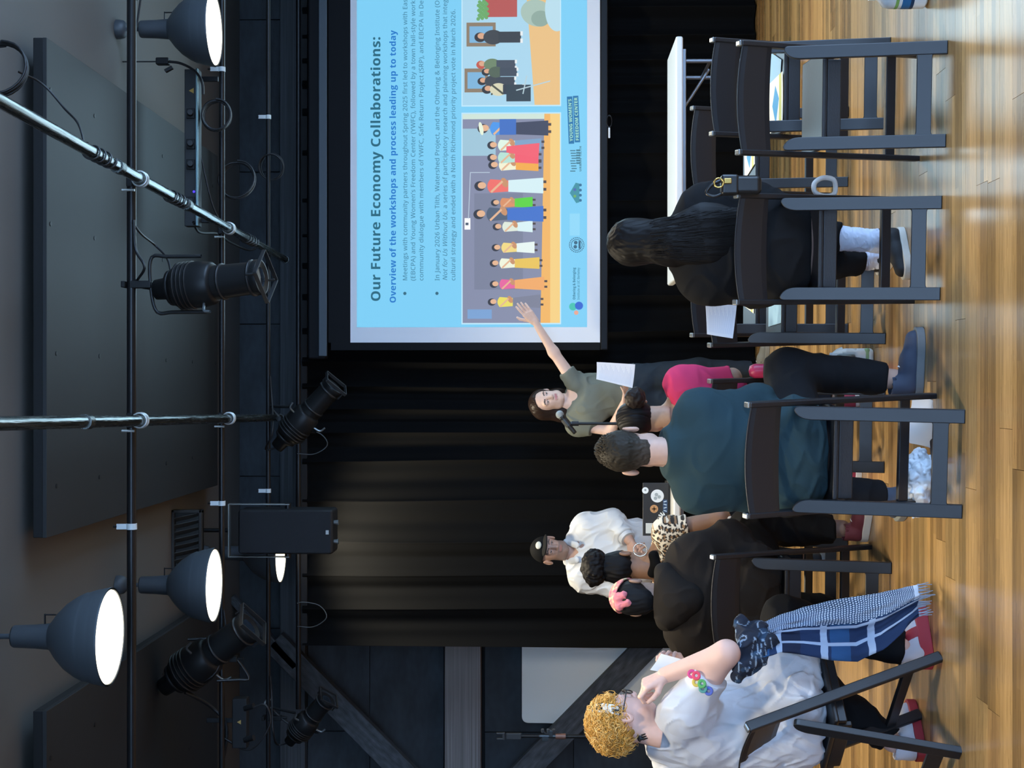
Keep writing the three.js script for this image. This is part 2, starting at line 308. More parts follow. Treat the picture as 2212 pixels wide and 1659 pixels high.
    const stand = (fx, top, sz, shirt, trousers, hair) => {
      const cx = a0 + fx * AW, hy = y0 + top * PH, r = PH * 0.036 * sz, w = PH * 0.06 * sz;
      g.fillStyle = hair; g.beginPath(); g.ellipse(cx, hy, r * 1.1, r * 1.3, 0, 0, 7); g.fill(); g.fillStyle = '#d9a684'; g.beginPath(); g.ellipse(cx + r * .3, hy + r * .3, r * .7, r * .9, 0, 0, 7); g.fill();
      g.fillStyle = shirt; g.beginPath(); g.ellipse(cx, hy + w * 1.8, w, w * 1.35, 0, 0, 7); g.fill();
      g.fillStyle = trousers; g.fillRect(cx - w * .75, hy + w * 2.5, w * 1.5, w * 3.1); g.fillStyle = '#e8eef0'; g.fillRect(cx - w * .8, hy + w * 5.5, w * .6, w * .35); g.fillRect(cx + w * .2, hy + w * 5.5, w * .6, w * .35);
    };
    stand(0.13, 0.2, 1, '#3d4046', '#383d48', '#2b2525'); stand(0.22, 0.19, 1.05, '#6d8463', '#434a58', '#c2533f'); stand(0.18, 0.24, 0.95, '#51604e', '#3e4654', '#2a2a2c'); stand(0.37, 0.18, 1.25, '#3c3e42', '#34373d', '#332b29');
    stand(0.085, 0.25, 1.1, '#d8d4b4', '#2f3440', '#2c2828'); g.fillStyle = '#4a4b3c'; for (let k = 0; k < 14; k++) { g.beginPath(); g.arc(a0 + (0.06 + 0.05 * ((k * 5 % 14) / 14)) * AW, y0 + (0.3 + 0.12 * ((k * 9 % 14) / 14)) * PH, 5, 0, 7); g.fill(); }
    g.fillStyle = '#2e3a44'; g.fillRect(a0 + 0.02 * AW, y0 + 0.45 * PH, 0.09 * AW, 0.25 * PH); g.strokeStyle = '#b8cfd8'; g.lineWidth = 6; g.beginPath(); g.moveTo(a0 + 0.08 * AW, y0 + 0.55 * PH); g.lineTo(a0 + 0.13 * AW, y0 + 0.9 * PH); g.moveTo(a0 + 0.06 * AW, y0 + 0.62 * PH); g.lineTo(a0 + 0.16 * AW, y0 + 0.66 * PH); g.stroke();
    g.fillStyle = '#a8c0b4'; g.beginPath(); g.ellipse(a0 + 0.5 * AW, y0 + 0.76 * PH, 66, 80, 0.3, 0, 7); g.fill(); g.fillStyle = '#8fa89c'; g.beginPath(); g.ellipse(a0 + 0.47 * AW, y0 + 0.8 * PH, 40, 46, 0, 0, 7); g.fill(); g.fillStyle = '#b9dcea'; g.beginPath(); g.ellipse(a0 + 0.52 * AW, y0 + 0.97 * PH, 110, 60, 0, 0, 7); g.fill();
    stand(0.78, 0.22, 1.1, '#6a5f7a', '#3d3f52', '#2b2525');
    g.restore();
    // the row of logos
    const dot = (px, py, r, c) => { g.fillStyle = c; g.beginPath(); g.arc(X(py), Y(px), r, 0, 7); g.fill(); };
    dot(1245, 676, 11, '#e7a48e'); dot(1238, 663, 19, '#3fbfae'); dot(1251, 661, 20, '#2b62cf');
    txt('Othering & Belonging', X(648), Y(1243), 160, 17, '#2a6f8c', 'bold'); txt('Institute at UC Berkeley', X(648), Y(1252), 160, 17, '#2a6f8c');
    g.strokeStyle = '#33607c'; g.lineWidth = 5; g.setLineDash([5, 4]); g.beginPath(); g.arc(X(530), Y(1246), 36, 0, 7); g.stroke(); g.setLineDash([]); g.lineWidth = 3; g.beginPath(); g.arc(X(530), Y(1246), 27, 0, 7); g.stroke(); dot(1243, 534, 9, '#33607c'); dot(1244, 525, 9, '#33607c'); g.fillStyle = '#33607c'; g.fillRect(X(538), Y(1250), 38, 10);
    g.fillStyle = '#8fd6f5'; g.fillRect(X(510), Y(1231), 110, 50);
    g.fillStyle = '#3c8fa0'; g.beginPath(); g.moveTo(X(440), Y(1245)); g.lineTo(X(418), Y(1231)); g.lineTo(X(396), Y(1244)); g.lineTo(X(398), Y(1252)); g.lineTo(X(438), Y(1252)); g.fill(); for (let k = 0; k < 4; k++) dot(1254, 434 - k * 11, 7, '#2f6c94'); dot(1242, 425, 7, '#6fae5a'); dot(1242, 411, 7, '#4a60b0');
    g.fillStyle = '#3f7488'; for (let k = 0; k < 9; k++) { g.fillRect(X(372 - k * 5.5), Y(1232 + (k * 7 % 4)), 5, 26); if (k > 2) g.fillRect(X(372 - k * 5.5), Y(1245), 8, 20); } txt('URBAN TILTH', X(372), Y(1256), 128, 14, '#3f7488', 'bold');
    g.save(); g.translate(X(312), Y(1235)); g.rotate(-0.04); g.fillStyle = '#1c6fa6'; g.fillRect(0, -14, 236, 27); g.fillRect(6, 16, 232, 27); txt('YOUNG WOMEN\u2019S', 12, 8, 212, 22, '#a9e0c9', 'bold'); txt('FREEDOM CENTER', 14, 38, 216, 22, '#a9e0c9', 'bold'); g.restore();
  });
  const sm = new THREE.MeshStandardMaterial({ color: 0x30363a, roughness: 0.9, emissive: 0xffffff, emissiveMap: slide, emissiveIntensity: SCREEN_GLOW });
  const pg = new THREE.BoxGeometry(sw, st - sb, 0.002); pg.translate(sl + sw / 2, (st + sb) / 2, 0.003);
  part('screen_image', pg, sm, t);
  const rl = new THREE.RectAreaLight(new THREE.Color(0.55, 0.82, 1.0), SCREEN_LIGHT, sw, st - sb); rl.position.set(sl + sw / 2, (st + sb) / 2, -D + 0.03); rl.lookAt(sl + sw / 2, (st + sb) / 2, 0); scene.add(rl);
}

// ================= PIPE GRID =================
const PIPE_Y = 3.49, DA = 6.64, DB = 8.5, DC = 9.93;
const mSteel = mat('#6c6a67', 0.32, { metalness: 0.85, bumpMap: grainTex, bumpScale: 0.0006 }), mGalv = mat('#6a6e6c', 0.42, { metalness: 0.9, bumpMap: grainTex, bumpScale: 0.0008, roughnessMap: grainTex });
const mDarkPipe = mat('#1d1e20', 0.35, { metalness: 0.4 }), mTape = mat('#cfd5d4', 0.6), mClampM = mat('#c7ccc9', 0.35, { metalness: 0.5 }), mBlk = mat([0.01, 0.0105, 0.0115], 0.45, { specularIntensity: 0.6 }), mCable = mat([0.012, 0.012, 0.013], 0.5);
function pipe(name, a, b, r, m, label, tags = []) {
  const t = thing(name, label, 'pipe', [a.x, a.y, a.z]); const q = b.clone().sub(a), zero = V3(0, 0, 0), n = q.clone().normalize();
  part('tube', cyl(zero, q, r, r, 16), m, t);
  part('end_cap', cyl(q.clone().addScaledVector(n, -0.002), q.clone().addScaledVector(n, 0.012), r * 1.06, r * 1.06, 16), m, t);
  for (const f of tags) { const c = q.clone().multiplyScalar(f); part('coupling', cyl(c.clone().addScaledVector(n, -0.03), c.clone().addScaledVector(n, 0.03), r * 1.22, r * 1.22, 16), m, t); }
  return t;
}
const PX0 = -3.7, PX1 = 4.1;
pipe('grid_pipe', V3(PX0, PIPE_Y, -DA), V3(PX1, PIPE_Y, -DA), 0.022, mDarkPipe, 'nearest dark crosswise lighting pipe below the ceiling panels', [0.71]);
pipe('grid_pipe', V3(PX0, PIPE_Y, -DB), V3(PX1, PIPE_Y, -DB), 0.018, mDarkPipe, 'second crosswise lighting pipe passing behind two lit lamps');
pipe('grid_pipe', V3(PX0, PIPE_Y, -DC), V3(PX1, PIPE_Y, -DC), 0.016, mDarkPipe, 'farthest crosswise lighting pipe in front of the curtain rail');
pipe('long_pole', V3(0.998, PIPE_Y - 0.05, -4.0), V3(0.906, PIPE_Y - 0.05, -10.3), 0.026, mGalv, 'galvanised pole with taped cables running lengthwise right of centre', [0.36, 0.55]);
pipe('long_pole', V3(-0.12, PIPE_Y - 0.05, -4.0), V3(-0.24, PIPE_Y - 0.05, -10.1), 0.026, mGalv, 'galvanised pole running lengthwise over the middle of the room', [0.3]);
pipe('curtain_pipe', V3(-2.4, 3.37, -10.46), V3(4.2, 3.37, -10.46), 0.02, mDarkPipe, 'pipe carrying the black curtain');
// clamps where pole and pipe cross
for (const [x0, x1, wh, names] of [[0.998, 0.906, 'the pole right of centre', 0], [-0.12, -0.24, 'the middle pole', 1]]) for (const [d, nth] of [[DA, 'nearest'], [DB, 'second']]) {
  const f = (d - 4) / 6.3, x = lerp(x0, x1, f), t = thing('pipe_clamp', `pale ring clamp joining ${wh} to the ${nth} crosswise pipe`, 'clamp', [x, PIPE_Y - 0.05, -d]);
  for (const k of [-0.016, 0.016]) { const r = new THREE.TorusGeometry(0.034, 0.0055, 6, 20); r.translate(0, 0, 0.03 + k); part('ring', r, mClampM, t); }
  part('saddle', box(0.07, 0.03, 0.05, [0.0, 0.055, 0], null, 0.006), mDarkPipe, t); part('bolt', cyl([-0.05, 0.03, 0.02], [-0.05, 0.09, 0.02], 0.006), mClampM, t);
}
// pale tape sleeves on the pipes
for (const [px, py, d, where] of [[265, 1137, DA, 'on the nearest crosswise pipe over the left lamps'], [458, 1087, DB, 'on the second pipe above the hanging speaker'], [462, 150, DB, 'on the second pipe beside the right lamp'], [567, 1060, DC, 'on the farthest pipe near the hanging speaker'], [566, 253, DC, 'on the farthest pipe over the projection screen']]) {
  const p = at(px, py, d), r = d === DA ? 0.0235 : d === DB ? 0.0195 : 0.0175;
  const t = thing('pipe_tag', `pale tag strap ${where}`, 'tag', [p.x, PIPE_Y, -d]);
  part('strap', cyl([-0.014, 0, 0], [0.014, 0, 0], r + 0.002, r + 0.002, 14), mTape, t); part('tab', box(0.026, 0.055, 0.004, [0, 0.04, r * 0.6], null, 0.001), mTape, t); part('knob', cyl([0, 0.066, r * .6], [0, 0.082, r * .6], 0.005), mDarkPipe, t);
}

// ================= PENDANT LAMPS =================
{
  const mShade = mat('#4a5157', 0.5, { metalness: 0.25, side: THREE.DoubleSide }), mNeck = mat('#3c4146', 0.5);
  const mGlow = new THREE.MeshStandardMaterial({ color: 0xffffff, emissive: LAMP_WARM, emissiveIntensity: 3.2, roughness: 0.5 });
  const lamp = (x, d, label) => {
    const Y = 3.436, t = thing('pendant_lamp', label, 'lamp', [x, Y, -d], 0, 'bell shaped pendant lamps');
    const out = [[0.212, 0], [0.214, 0.008], [0.208, 0.035], [0.203, 0.05], [0.2045, 0.055], [0.195, 0.085], [0.19, 0.1], [0.1915, 0.105], [0.175, 0.14], [0.145, 0.185], [0.105, 0.225], [0.072, 0.25], [0.058, 0.262]];
    const inn = out.slice().reverse().map(([r, y]) => [Math.max(0.005, r - 0.006), y - (y > 0.03 ? 0.004 : 0)]);
    part('shade', lathe([...out, ...inn.slice(0, -1), [0.205, 0]], 48), mShade, t);
    part('neck', lathe([[0.06, 0.256], [0.057, 0.27], [0.052, 0.33], [0.049, 0.42], [0.044, 0.428], [0.0, 0.43]], 28), mNeck, t);
    part('stem', cyl([0, 0.42, 0], [0, 0.55, 0], 0.012), mNeck, t);
    part('canopy', lathe([[0.0, 0.50], [0.03, 0.502], [0.05, 0.52], [0.055, 0.545], [0.055, 0.562]], 24), mNeck, t);
    part('hook', merge([box(0.006, 0.05, 0.012, [0.095, 0.262, 0.0]), box(0.05, 0.006, 0.012, [0.075, 0.287, 0]), box(0.006, 0.05, 0.012, [0.052, 0.265, 0])]), mBlk, t);
    part('lamp_lens', lathe([[0, -0.0045], [0.1, -0.003], [0.203, 0.004], [0.203, 0.010], [0, 0.010]], 40), mGlow, t);
    const s = new THREE.SpotLight(LAMP_WARM, LAMP_POWER, 0, 1.25, 0.6, 2); s.position.set(x, Y - 0.012, -d); s.target.position.set(x, 0, -d); s.castShadow = true; s.shadow.radius = 7; scene.add(s, s.target);
  };
  lamp(-1.10, 6.14, 'largest lit bell lamp, nearest at the upper left');
  lamp(-1.15, 8.08, 'lit bell lamp in the middle of the left row');
  lamp(-1.21, 10.12, 'lit bell lamp half hidden behind the hanging speaker');
  lamp(2.03, 8.08, 'lit bell lamp at the right edge over the screen');
  lamp(-1.08, 4.1, 'lit bell lamp above the viewer on the left');
}

// ================= STAGE LIGHTS, SPEAKER, CABLES =================
{
  const mBody = mat([0.013, 0.0135, 0.014], 0.42, { metalness: 0.2, specularIntensity: 0.6 }), mRib = mat([0.03, 0.031, 0.032], 0.4, { metalness: 0.4 }), mBright = mat('#8d9496', 0.3, { metalness: 0.7 }), mLens = mat('#26313c', 0.1, { metalness: 0.3 });
  // body along +y from the lamp cap (0) to the front (len); yoke half way, clamp on the pipe
  function spotlight(rear, front, pipeY, pipeZ, scale, label) {
    const dir = front.clone().sub(rear), len = dir.length(); dir.normalize();
    const pivot = rear.clone().addScaledVector(dir, len * 0.42);
    const t = thing('stage_light', label, 'stage light', [pivot.x, pivot.y, pivot.z], 0, 'black stage spotlights on the pipe grid');
    const q = new THREE.Quaternion().setFromUnitVectors(UPV, dir), s = len, loc = (g) => { g.translate(0, -0.42 * s, 0); g.applyQuaternion(q); return g; };
    const R = 0.105 * scale;
    const ring = (y, r, h) => lathe([[r * .8, y], [r, y], [r, y + h], [r * .8, y + h]], 20);
    part('lamp_cap', loc(lathe([[0, 0], [R * 0.45, 0.0], [R * 0.5, 0.1 * s], [R * 0.8, 0.13 * s], [R * 0.82, 0.17 * s], [0, 0.17 * s]], 20)), mBody, t);
    const hs = part('housing', loc(lathe([[0, 0.15 * s], [R * 0.82, 0.16 * s], [R * 1.02, 0.22 * s], [R * 1.05, 0.4 * s], [R * 0.95, 0.5 * s], [R * 0.78, 0.53 * s], [0, 0.53 * s]], 24)), mBody, t);
    for (let k = 0; k < 4; k++) part('fin', loc(ring((0.225 + k * 0.035) * s, R * 1.1, 0.012 * s)), mRib, hs);
    const br = part('barrel', loc(lathe([[R * 0.78, 0.5 * s], [R * 0.76, 0.6 * s], [R * 0.72, 0.86 * s], [R * 0.8, 0.88 * s], [R * 0.8, 0.92 * s], [R * 0.74, 0.92 * s], [0, 0.9 * s]], 24)), mBody, t);
    for (const y of [0.58, 0.84]) part('band', loc(ring(y * s, R * 0.82, 0.02 * s)), mRib, br);
    part('lens', loc(lathe([[0, 0.915 * s], [R * 0.5, 0.912 * s], [R * 0.7, 0.905 * s]], 20)), mLens, t);
    const f = R * 0.84;
    part('gel_frame', loc(merge([box(2 * f, 0.035 * s, 0.006, [0, 0.955 * s, f]), box(2 * f, 0.035 * s, 0.006, [0, 0.955 * s, -f]), box(0.006, 0.035 * s, 2 * f, [f, 0.955 * s, 0]), box(0.006, 0.035 * s, 2 * f, [-f, 0.955 * s, 0]), box(0.01, 0.1 * s, 0.01, [f * .8, 0.91 * s, f * .8]), box(0.01, 0.1 * s, 0.01, [-f * .8, 0.91 * s, -f * .8])])), mRib, t);
    for (const k of [-1, 1]) part('handle', loc(tube([[k * R * 0.9, 0.44 * s, R * 0.4], [k * R * 1.35, 0.46 * s, R * 0.5], [k * R * 1.45, 0.52 * s, R * 0.5]], 0.007, 8)), mBright, t);
    // yoke: a flat U whose arms hold the pivot, hung from a clamp on the pipe
    const side = V3(dir.y, -dir.x, 0).normalize().cross(dir).normalize(); if (side.length() < 0.5) side.set(0, 0, 1);
    const ax = V3(0, 0, 1).cross(dir).normalize(), a1 = ax.clone().multiplyScalar(R * 1.25);
    const topY = pipeY - pivot.y, top = V3(0, topY - 0.09, pipeZ - pivot.z);
    const c1 = a1.clone().add(top.clone().multiplyScalar(0.92)).setZ(top.z), c2 = a1.clone().negate().add(top.clone().multiplyScalar(0.92)).setZ(top.z);
    part('yoke', tube([a1, a1.clone().lerp(c1, 0.7), c1, top, c2, a1.clone().negate().lerp(c2, 0.7), a1.clone().negate()], 0.009, 40, 6), mRib, t);
    part('clamp', merge([box(0.035, 0.1, 0.045, [0, topY - 0.045, pipeZ - pivot.z]), cyl([0, topY - 0.13, pipeZ - pivot.z], [0, topY - 0.06, pipeZ - pivot.z], 0.009), box(0.03, 0.02, 0.07, [0, topY + 0.032, pipeZ - pivot.z])]), mBody, t);
    part('power_lead', tube([rear.clone().sub(pivot), rear.clone().sub(pivot).addScaledVector(dir, -0.07).add(V3(0.03, 0.03, 0)), V3(rear.x - pivot.x + 0.1, topY * 0.75, 0.06), V3(0.16, topY - 0.03, pipeZ - pivot.z + 0.035), V3(0.3, topY - 0.02, pipeZ - pivot.z + 0.035)], 0.007, 30), mCable, t);
    return t;
  }
  spotlight(at(338, 626, DA + 0.02), at(585, 596, DA - 0.1), PIPE_Y, -DA, 1.0, 'black stage spotlight hanging straight down from the nearest pipe');
  spotlight(at(598, 966, DC - 0.1), at(732, 822, DC - 0.2), PIPE_Y, -DC, 0.95, 'black stage spotlight tilted right beneath the end of the middle pole');
  spotlight(at(352, 1486, DB), at(556, 1342, DB - 0.12), PIPE_Y, -DB, 1.15, 'black stage spotlight tilted right under the biggest lamp');
  spotlight(at(624, 1604, DC - 0.1), at(714, 1502, DC - 0.2), PIPE_Y, -DC, 0.8, 'small black stage spotlight at the far left over the diagonal brace');
  // loops of safety wire hanging under two of them
  for (const [p, s, label] of [[[652, 955], 1, 'thin wire loop hanging below the middle spotlight'], [[650, 1327], 1.05, 'thin wire loop hanging from the curtain pipe left of the speaker']]) {
    const o = at(...p, 10.43), w = 0.085 * s;
    solo('wire_loop', tube([o.clone().add(V3(-w, 3.375 - o.y, 0)), o.clone().add(V3(-w * 1.0, -0.1, 0)), o.clone().add(V3(-w * 0.2, -0.19, 0)), o.clone().add(V3(w * 0.7, -0.14, 0)), o.clone().add(V3(w, 0.0, 0)), o.clone().add(V3(w * .9, 3.375 - o.y, 0))], 0.004, 30), mat('#5b6062', 0.4, { metalness: 0.5 }), label, 'wire');
  }
  // speaker in its bracket
  {
    const c = at(622, 1146, 9.6), t = thing('hanging_speaker', 'black loudspeaker box hung in a metal bracket above the curtain', 'speaker', [c.x, c.y, c.z]);
    part('cabinet', box(0.3, 0.64, 0.24, [0, 0, -0.02], null, 0.02), mat('#15171a', 0.6), t);
    const gr = part('grille', box(0.285, 0.62, 0.02, [0, 0, 0.105], null, 0.012), mat('#1d2025', 0.75, { bumpMap: weaveTex, bumpScale: 0.002 }), t);
    part('badge', box(0.03, 0.022, 0.004, [-0.0, -0.285, 0.117]), mBright, gr);
    for (const k of [-0.07, 0.06]) part('foot', cyl([k, -0.35, 0.04], [k, -0.32, 0.04], 0.018, 0.014), mBright, t);
    part('bracket', merge([box(0.36, 0.012, 0.05, [0, 0.4, 0]), box(0.008, 0.42, 0.05, [0.178, 0.195, 0]), box(0.008, 0.42, 0.05, [-0.178, 0.195, 0])]), mat('#9a9d98', 0.4, { metalness: 0.5 }), t);
    part('pivot', merge([cyl([0.15, 0.0, 0], [0.186, 0.0, 0], 0.022), cyl([-0.186, 0.0, 0], [-0.15, 0.0, 0], 0.022)]), mDarkPipe, t);
    part('hanger', merge([cyl([0, 0.4, 0], [0, 4.0 - c.y, 0], 0.014)]), mDarkPipe, t);
  }
  // power raceway with sockets above the second pipe
  {
    const a = at(417, 152, 8.36), b = at(417, 490, 8.36), w = a.x - b.x, t = thing('power_raceway', 'long black power raceway with a yellow warning triangle', 'power box', [(a.x + b.x) / 2, a.y, a.z]);
    part('channel', box(w, 0.085, 0.07, [0, 0, 0], null, 0.004), mat([0.017, 0.018, 0.019], 0.45), t);
    part('rail', box(w, 0.012, 0.03, [0, -0.036, 0.045], null, 0.003), mat('#8fb0b8', 0.25, { metalness: 0.6 }), t);
    for (const x of [-0.32, -0.1, 0.02, 0.2]) { const s = part('socket', box(0.06, 0.05, 0.015, [x, 0.004, 0.04]), mBlk, t); part('plug', cyl([x, 0.004, 0.045], [x, -0.004, 0.085], 0.02, 0.016), mBlk, s); }
    const tri = new THREE.Shape([[0, 0.016], [-0.016, -0.013], [0.016, -0.013]].map(p => new THREE.Vector2(...p))), tg = new THREE.ExtrudeGeometry(tri, { depth: 0.002, bevelEnabled: false }); tg.translate(0.335, 0.0, 0.036);
    part('warning_triangle', tg, mat('#c9a24e', 0.6), t);
    part('pilot_light', new THREE.SphereGeometry(0.007, 8, 6).translate(-0.26, -0.015, 0.04), new THREE.MeshStandardMaterial({ color: 0x2222aa, emissive: 0x4433ff, emissiveIntensity: 2 }), t);
    for (const x of [-0.42, 0.42]) part('bracket', box(0.03, 0.14, 0.02, [x, -0.07, -0.045]), mDarkPipe, t);
  }
  // a black twin socket box by the right lamp, on its lead
  {
    const p = at(352, 133, 8.2), t = thing('lead_connector', 'black cable connector hanging beside the right lamp', 'connector', [p.x, p.y, p.z]);
    part('plug_body', box(0.04, 0.075, 0.05, [0, 0, 0], null, 0.006), mBlk, t); part('flap', box(0.02, 0.05, 0.03, [-0.045, -0.035, 0], [0, 0, 0.5]), mRib, t);
    part('lead', tube([[0, -0.03, 0], [-0.01, -0.1, 0], [-0.06, -0.19, 0.02], [-0.13, -0.24, 0.05], [-0.2, -0.245, 0.04]], 0.008, 20), mCable, t);
    part('hanger', cyl([0, 0.03, 0], [0, 4.0 - p.y, 0], 0.004), mCable, t);
  }
  // coiled cables
  function coil(p, d, r, n, label, tilt = 0, wire = 0.007) {
    const o = at(...p, d), pts = [];
    for (let k = 0; k <= n * 14; k++) { const a = k / 14 * 2 * Math.PI, q = r * (1 + 0.13 * noise3(k * 0.21, r * 9, n)); pts.push(V3(Math.cos(a) * q, Math.sin(a) * q * 0.95 + 0.02 * noise3(k * .1, 3, r), (k / (n * 14) - 0.5) * 0.05 + 0.015 * noise3(k * .3, 8, r))); }
    const g = tube(pts, wire, n * 26, 5); g.rotateY(tilt); g.translate(o.x, o.y, o.z); return solo('cable_coil', g, mCable, label, 'cable');
  }
  coil([0, 150, 6.2].slice(0, 2), 5.95, 0.125, 4, 'loose black cable coil at the top right by the pole', 0.3, 0.006);
  coil([468, 250], 8.36, 0.088, 5, 'tight black cable coil hanging from the raceway');
  coil([512, 390], 8.62, 0.115, 5, 'wide black cable coil hanging behind the second pipe', 0.2, 0.005);
  coil([586, 360], 9.93, 0.09, 3, 'small black cable coil on the farthest pipe over the screen', -0.2, 0.005);
  // drooping leads
  const lead = (pts, r, label) => solo('drooping_cable', tube(pts.map(p => at(...p)), r, 40, 5), mCable, label, 'cable');
  lead([[40, 155, 6.0], [90, 180, 6.1], [140, 235, 6.1], [170, 270, 6.0], [186, 335, 5.9]], 0.005, 'thin black lead running from the top coil down to the pole');
  lead([[305, -10, 7.9], [290, 95, 7.9], [285, 140, 7.6], [278, 190, 6.72], [282, 330, 6.7]], 0.006, 'black lead slanting from the right edge onto the nearest pipe');
  lead([[487, -10, 8.7], [485, 130, 8.7], [482, 270, 8.62], [478, 350, 8.56], [478, 460, 8.56]], 0.005, 'straight black lead hanging past the cable coils');
  lead([[435, 340, 8.42], [448, 400, 8.42], [462, 450, 8.44], [474, 475, 8.46]], 0.006, 'black lead from the raceway to the second pipe');
  lead([[286, 480, DA - .03], [300, 500, DA], [335, 530, 6.9], [362, 560, 6.8], [372, 600, 6.72]], 0.006, 'black lead from the nearest pipe to the downward spotlight');
  lead([[400, 1496, 8.46], [420, 1505, 8.5], [460, 1530, 8.6], [486, 1560, 8.6], [488, 1610, 8.6], [470, 1680, 8.6]], 0.012, 'thick grey lead curving down from the left spotlight');
  for (const [n, px, py, d] of [[0, 190, 345, 5.95], [1, 335, 432, 7.2], [2, 395, 500, 9.0]]) {
    const o = at(px, py, d), x = lerp(0.998, 0.906, (d - 4) / 6.3), pts = [];
    for (let k = 0; k <= 30; k++) { const a = k * 0.8, f = k / 30; pts.push(V3(x + 0.031 * Math.cos(a), PIPE_Y - 0.05 + 0.031 * Math.sin(a), -d + 0.1 - 0.3 * f)); }
    solo('cable_wrap', tube(pts, 0.0045, 120, 5), mat('#2a2c2d', 0.4), ['black cable wound round the pole nearest the camera end', 'black cable wound round the pole beyond the first clamp', 'black cable wound round the far end of the pole'][n], 'cable');
  }
  lead([[418, 480, 8.3], [428, 500, 8.5], [470, 505, 9.0], [500, 525, 9.6], [545, 540, 10.0], [560, 530, 10.1]], 0.008, 'cable looping under the far end of the pole');
  { const o = at(582, 1520, DC), r = new THREE.TorusGeometry(0.03, 0.007, 8, 20, 4.4); r.rotateZ(-0.8); r.translate(o.x, PIPE_Y - 0.006, -DC); solo('hook_clamp', r, mat('#9a9f9d', 0.4, { metalness: 0.5 }), 'pale open hook clamp on the farthest pipe above the left brace', 'clamp'); }
  // louvred vent box in the gap between the panels
  {
    const p = at(388, 1170, 9.3), t = thing('air_vent', 'dark louvred air vent box on the ceiling between the panels', 'vent', [p.x, 3.9, -9.3]);
    part('frame', merge([box(0.42, 0.2, 0.03, [0, 0, -0.02]), box(0.42, 0.02, 0.06, [0, 0.09, 0.0]), box(0.42, 0.02, 0.06, [0, -0.09, 0.0]), box(0.02, 0.2, 0.06, [0.2, 0, 0.0]), box(0.02, 0.2, 0.06, [-0.2, 0, 0.0])]), mat('#2b2a28', 0.6), t);
    for (let k = 0; k < 8; k++) part('louvre', box(0.006, 0.16, 0.05, [-0.16 + k * 0.046, 0, 0.012], [0, 0.6, 0.25]), mat('#3a3936', 0.6), t);
  }
  // a socket box hung on the farthest pipe at far left
  {
    const p = at(520, 1560, 8.57), t = thing('socket_box', 'dark cable box with tangled plugs at the far left of the pipes', 'power box', [p.x, p.y, p.z]);
    part('case', box(0.3, 0.09, 0.08, [0, 0, 0], null, 0.006), mBlk, t);
    const tri = new THREE.Shape([[0, 0.013], [-0.013, -0.01], [0.013, -0.01]].map(q => new THREE.Vector2(...q))), tg = new THREE.ExtrudeGeometry(tri, { depth: 0.002, bevelEnabled: false }); tg.translate(0.01, 0.0, 0.041); part('warning_triangle', tg, mat('#a98b4a', 0.6), t);
    for (const x of [-0.1, 0.09]) part('plug', cyl([x, -0.03, 0.03], [x + 0.02, -0.09, 0.05], 0.018), mBlk, t);
    part('lead', tube([[0.1, -0.09, 0.05], [0.12, -0.16, 0.06], [0.02, -0.19, 0.05], [-0.1, -0.13, 0.05], [-0.16, -0.05, 0.03], [-0.1, 0.1, 0]], 0.007, 30), mCable, t);
    part('strap', box(0.03, PIPE_Y - p.y + 0.12, 0.01, [0, (PIPE_Y - p.y) / 2 + 0.06, -0.045]), mBlk, t);
  }
}

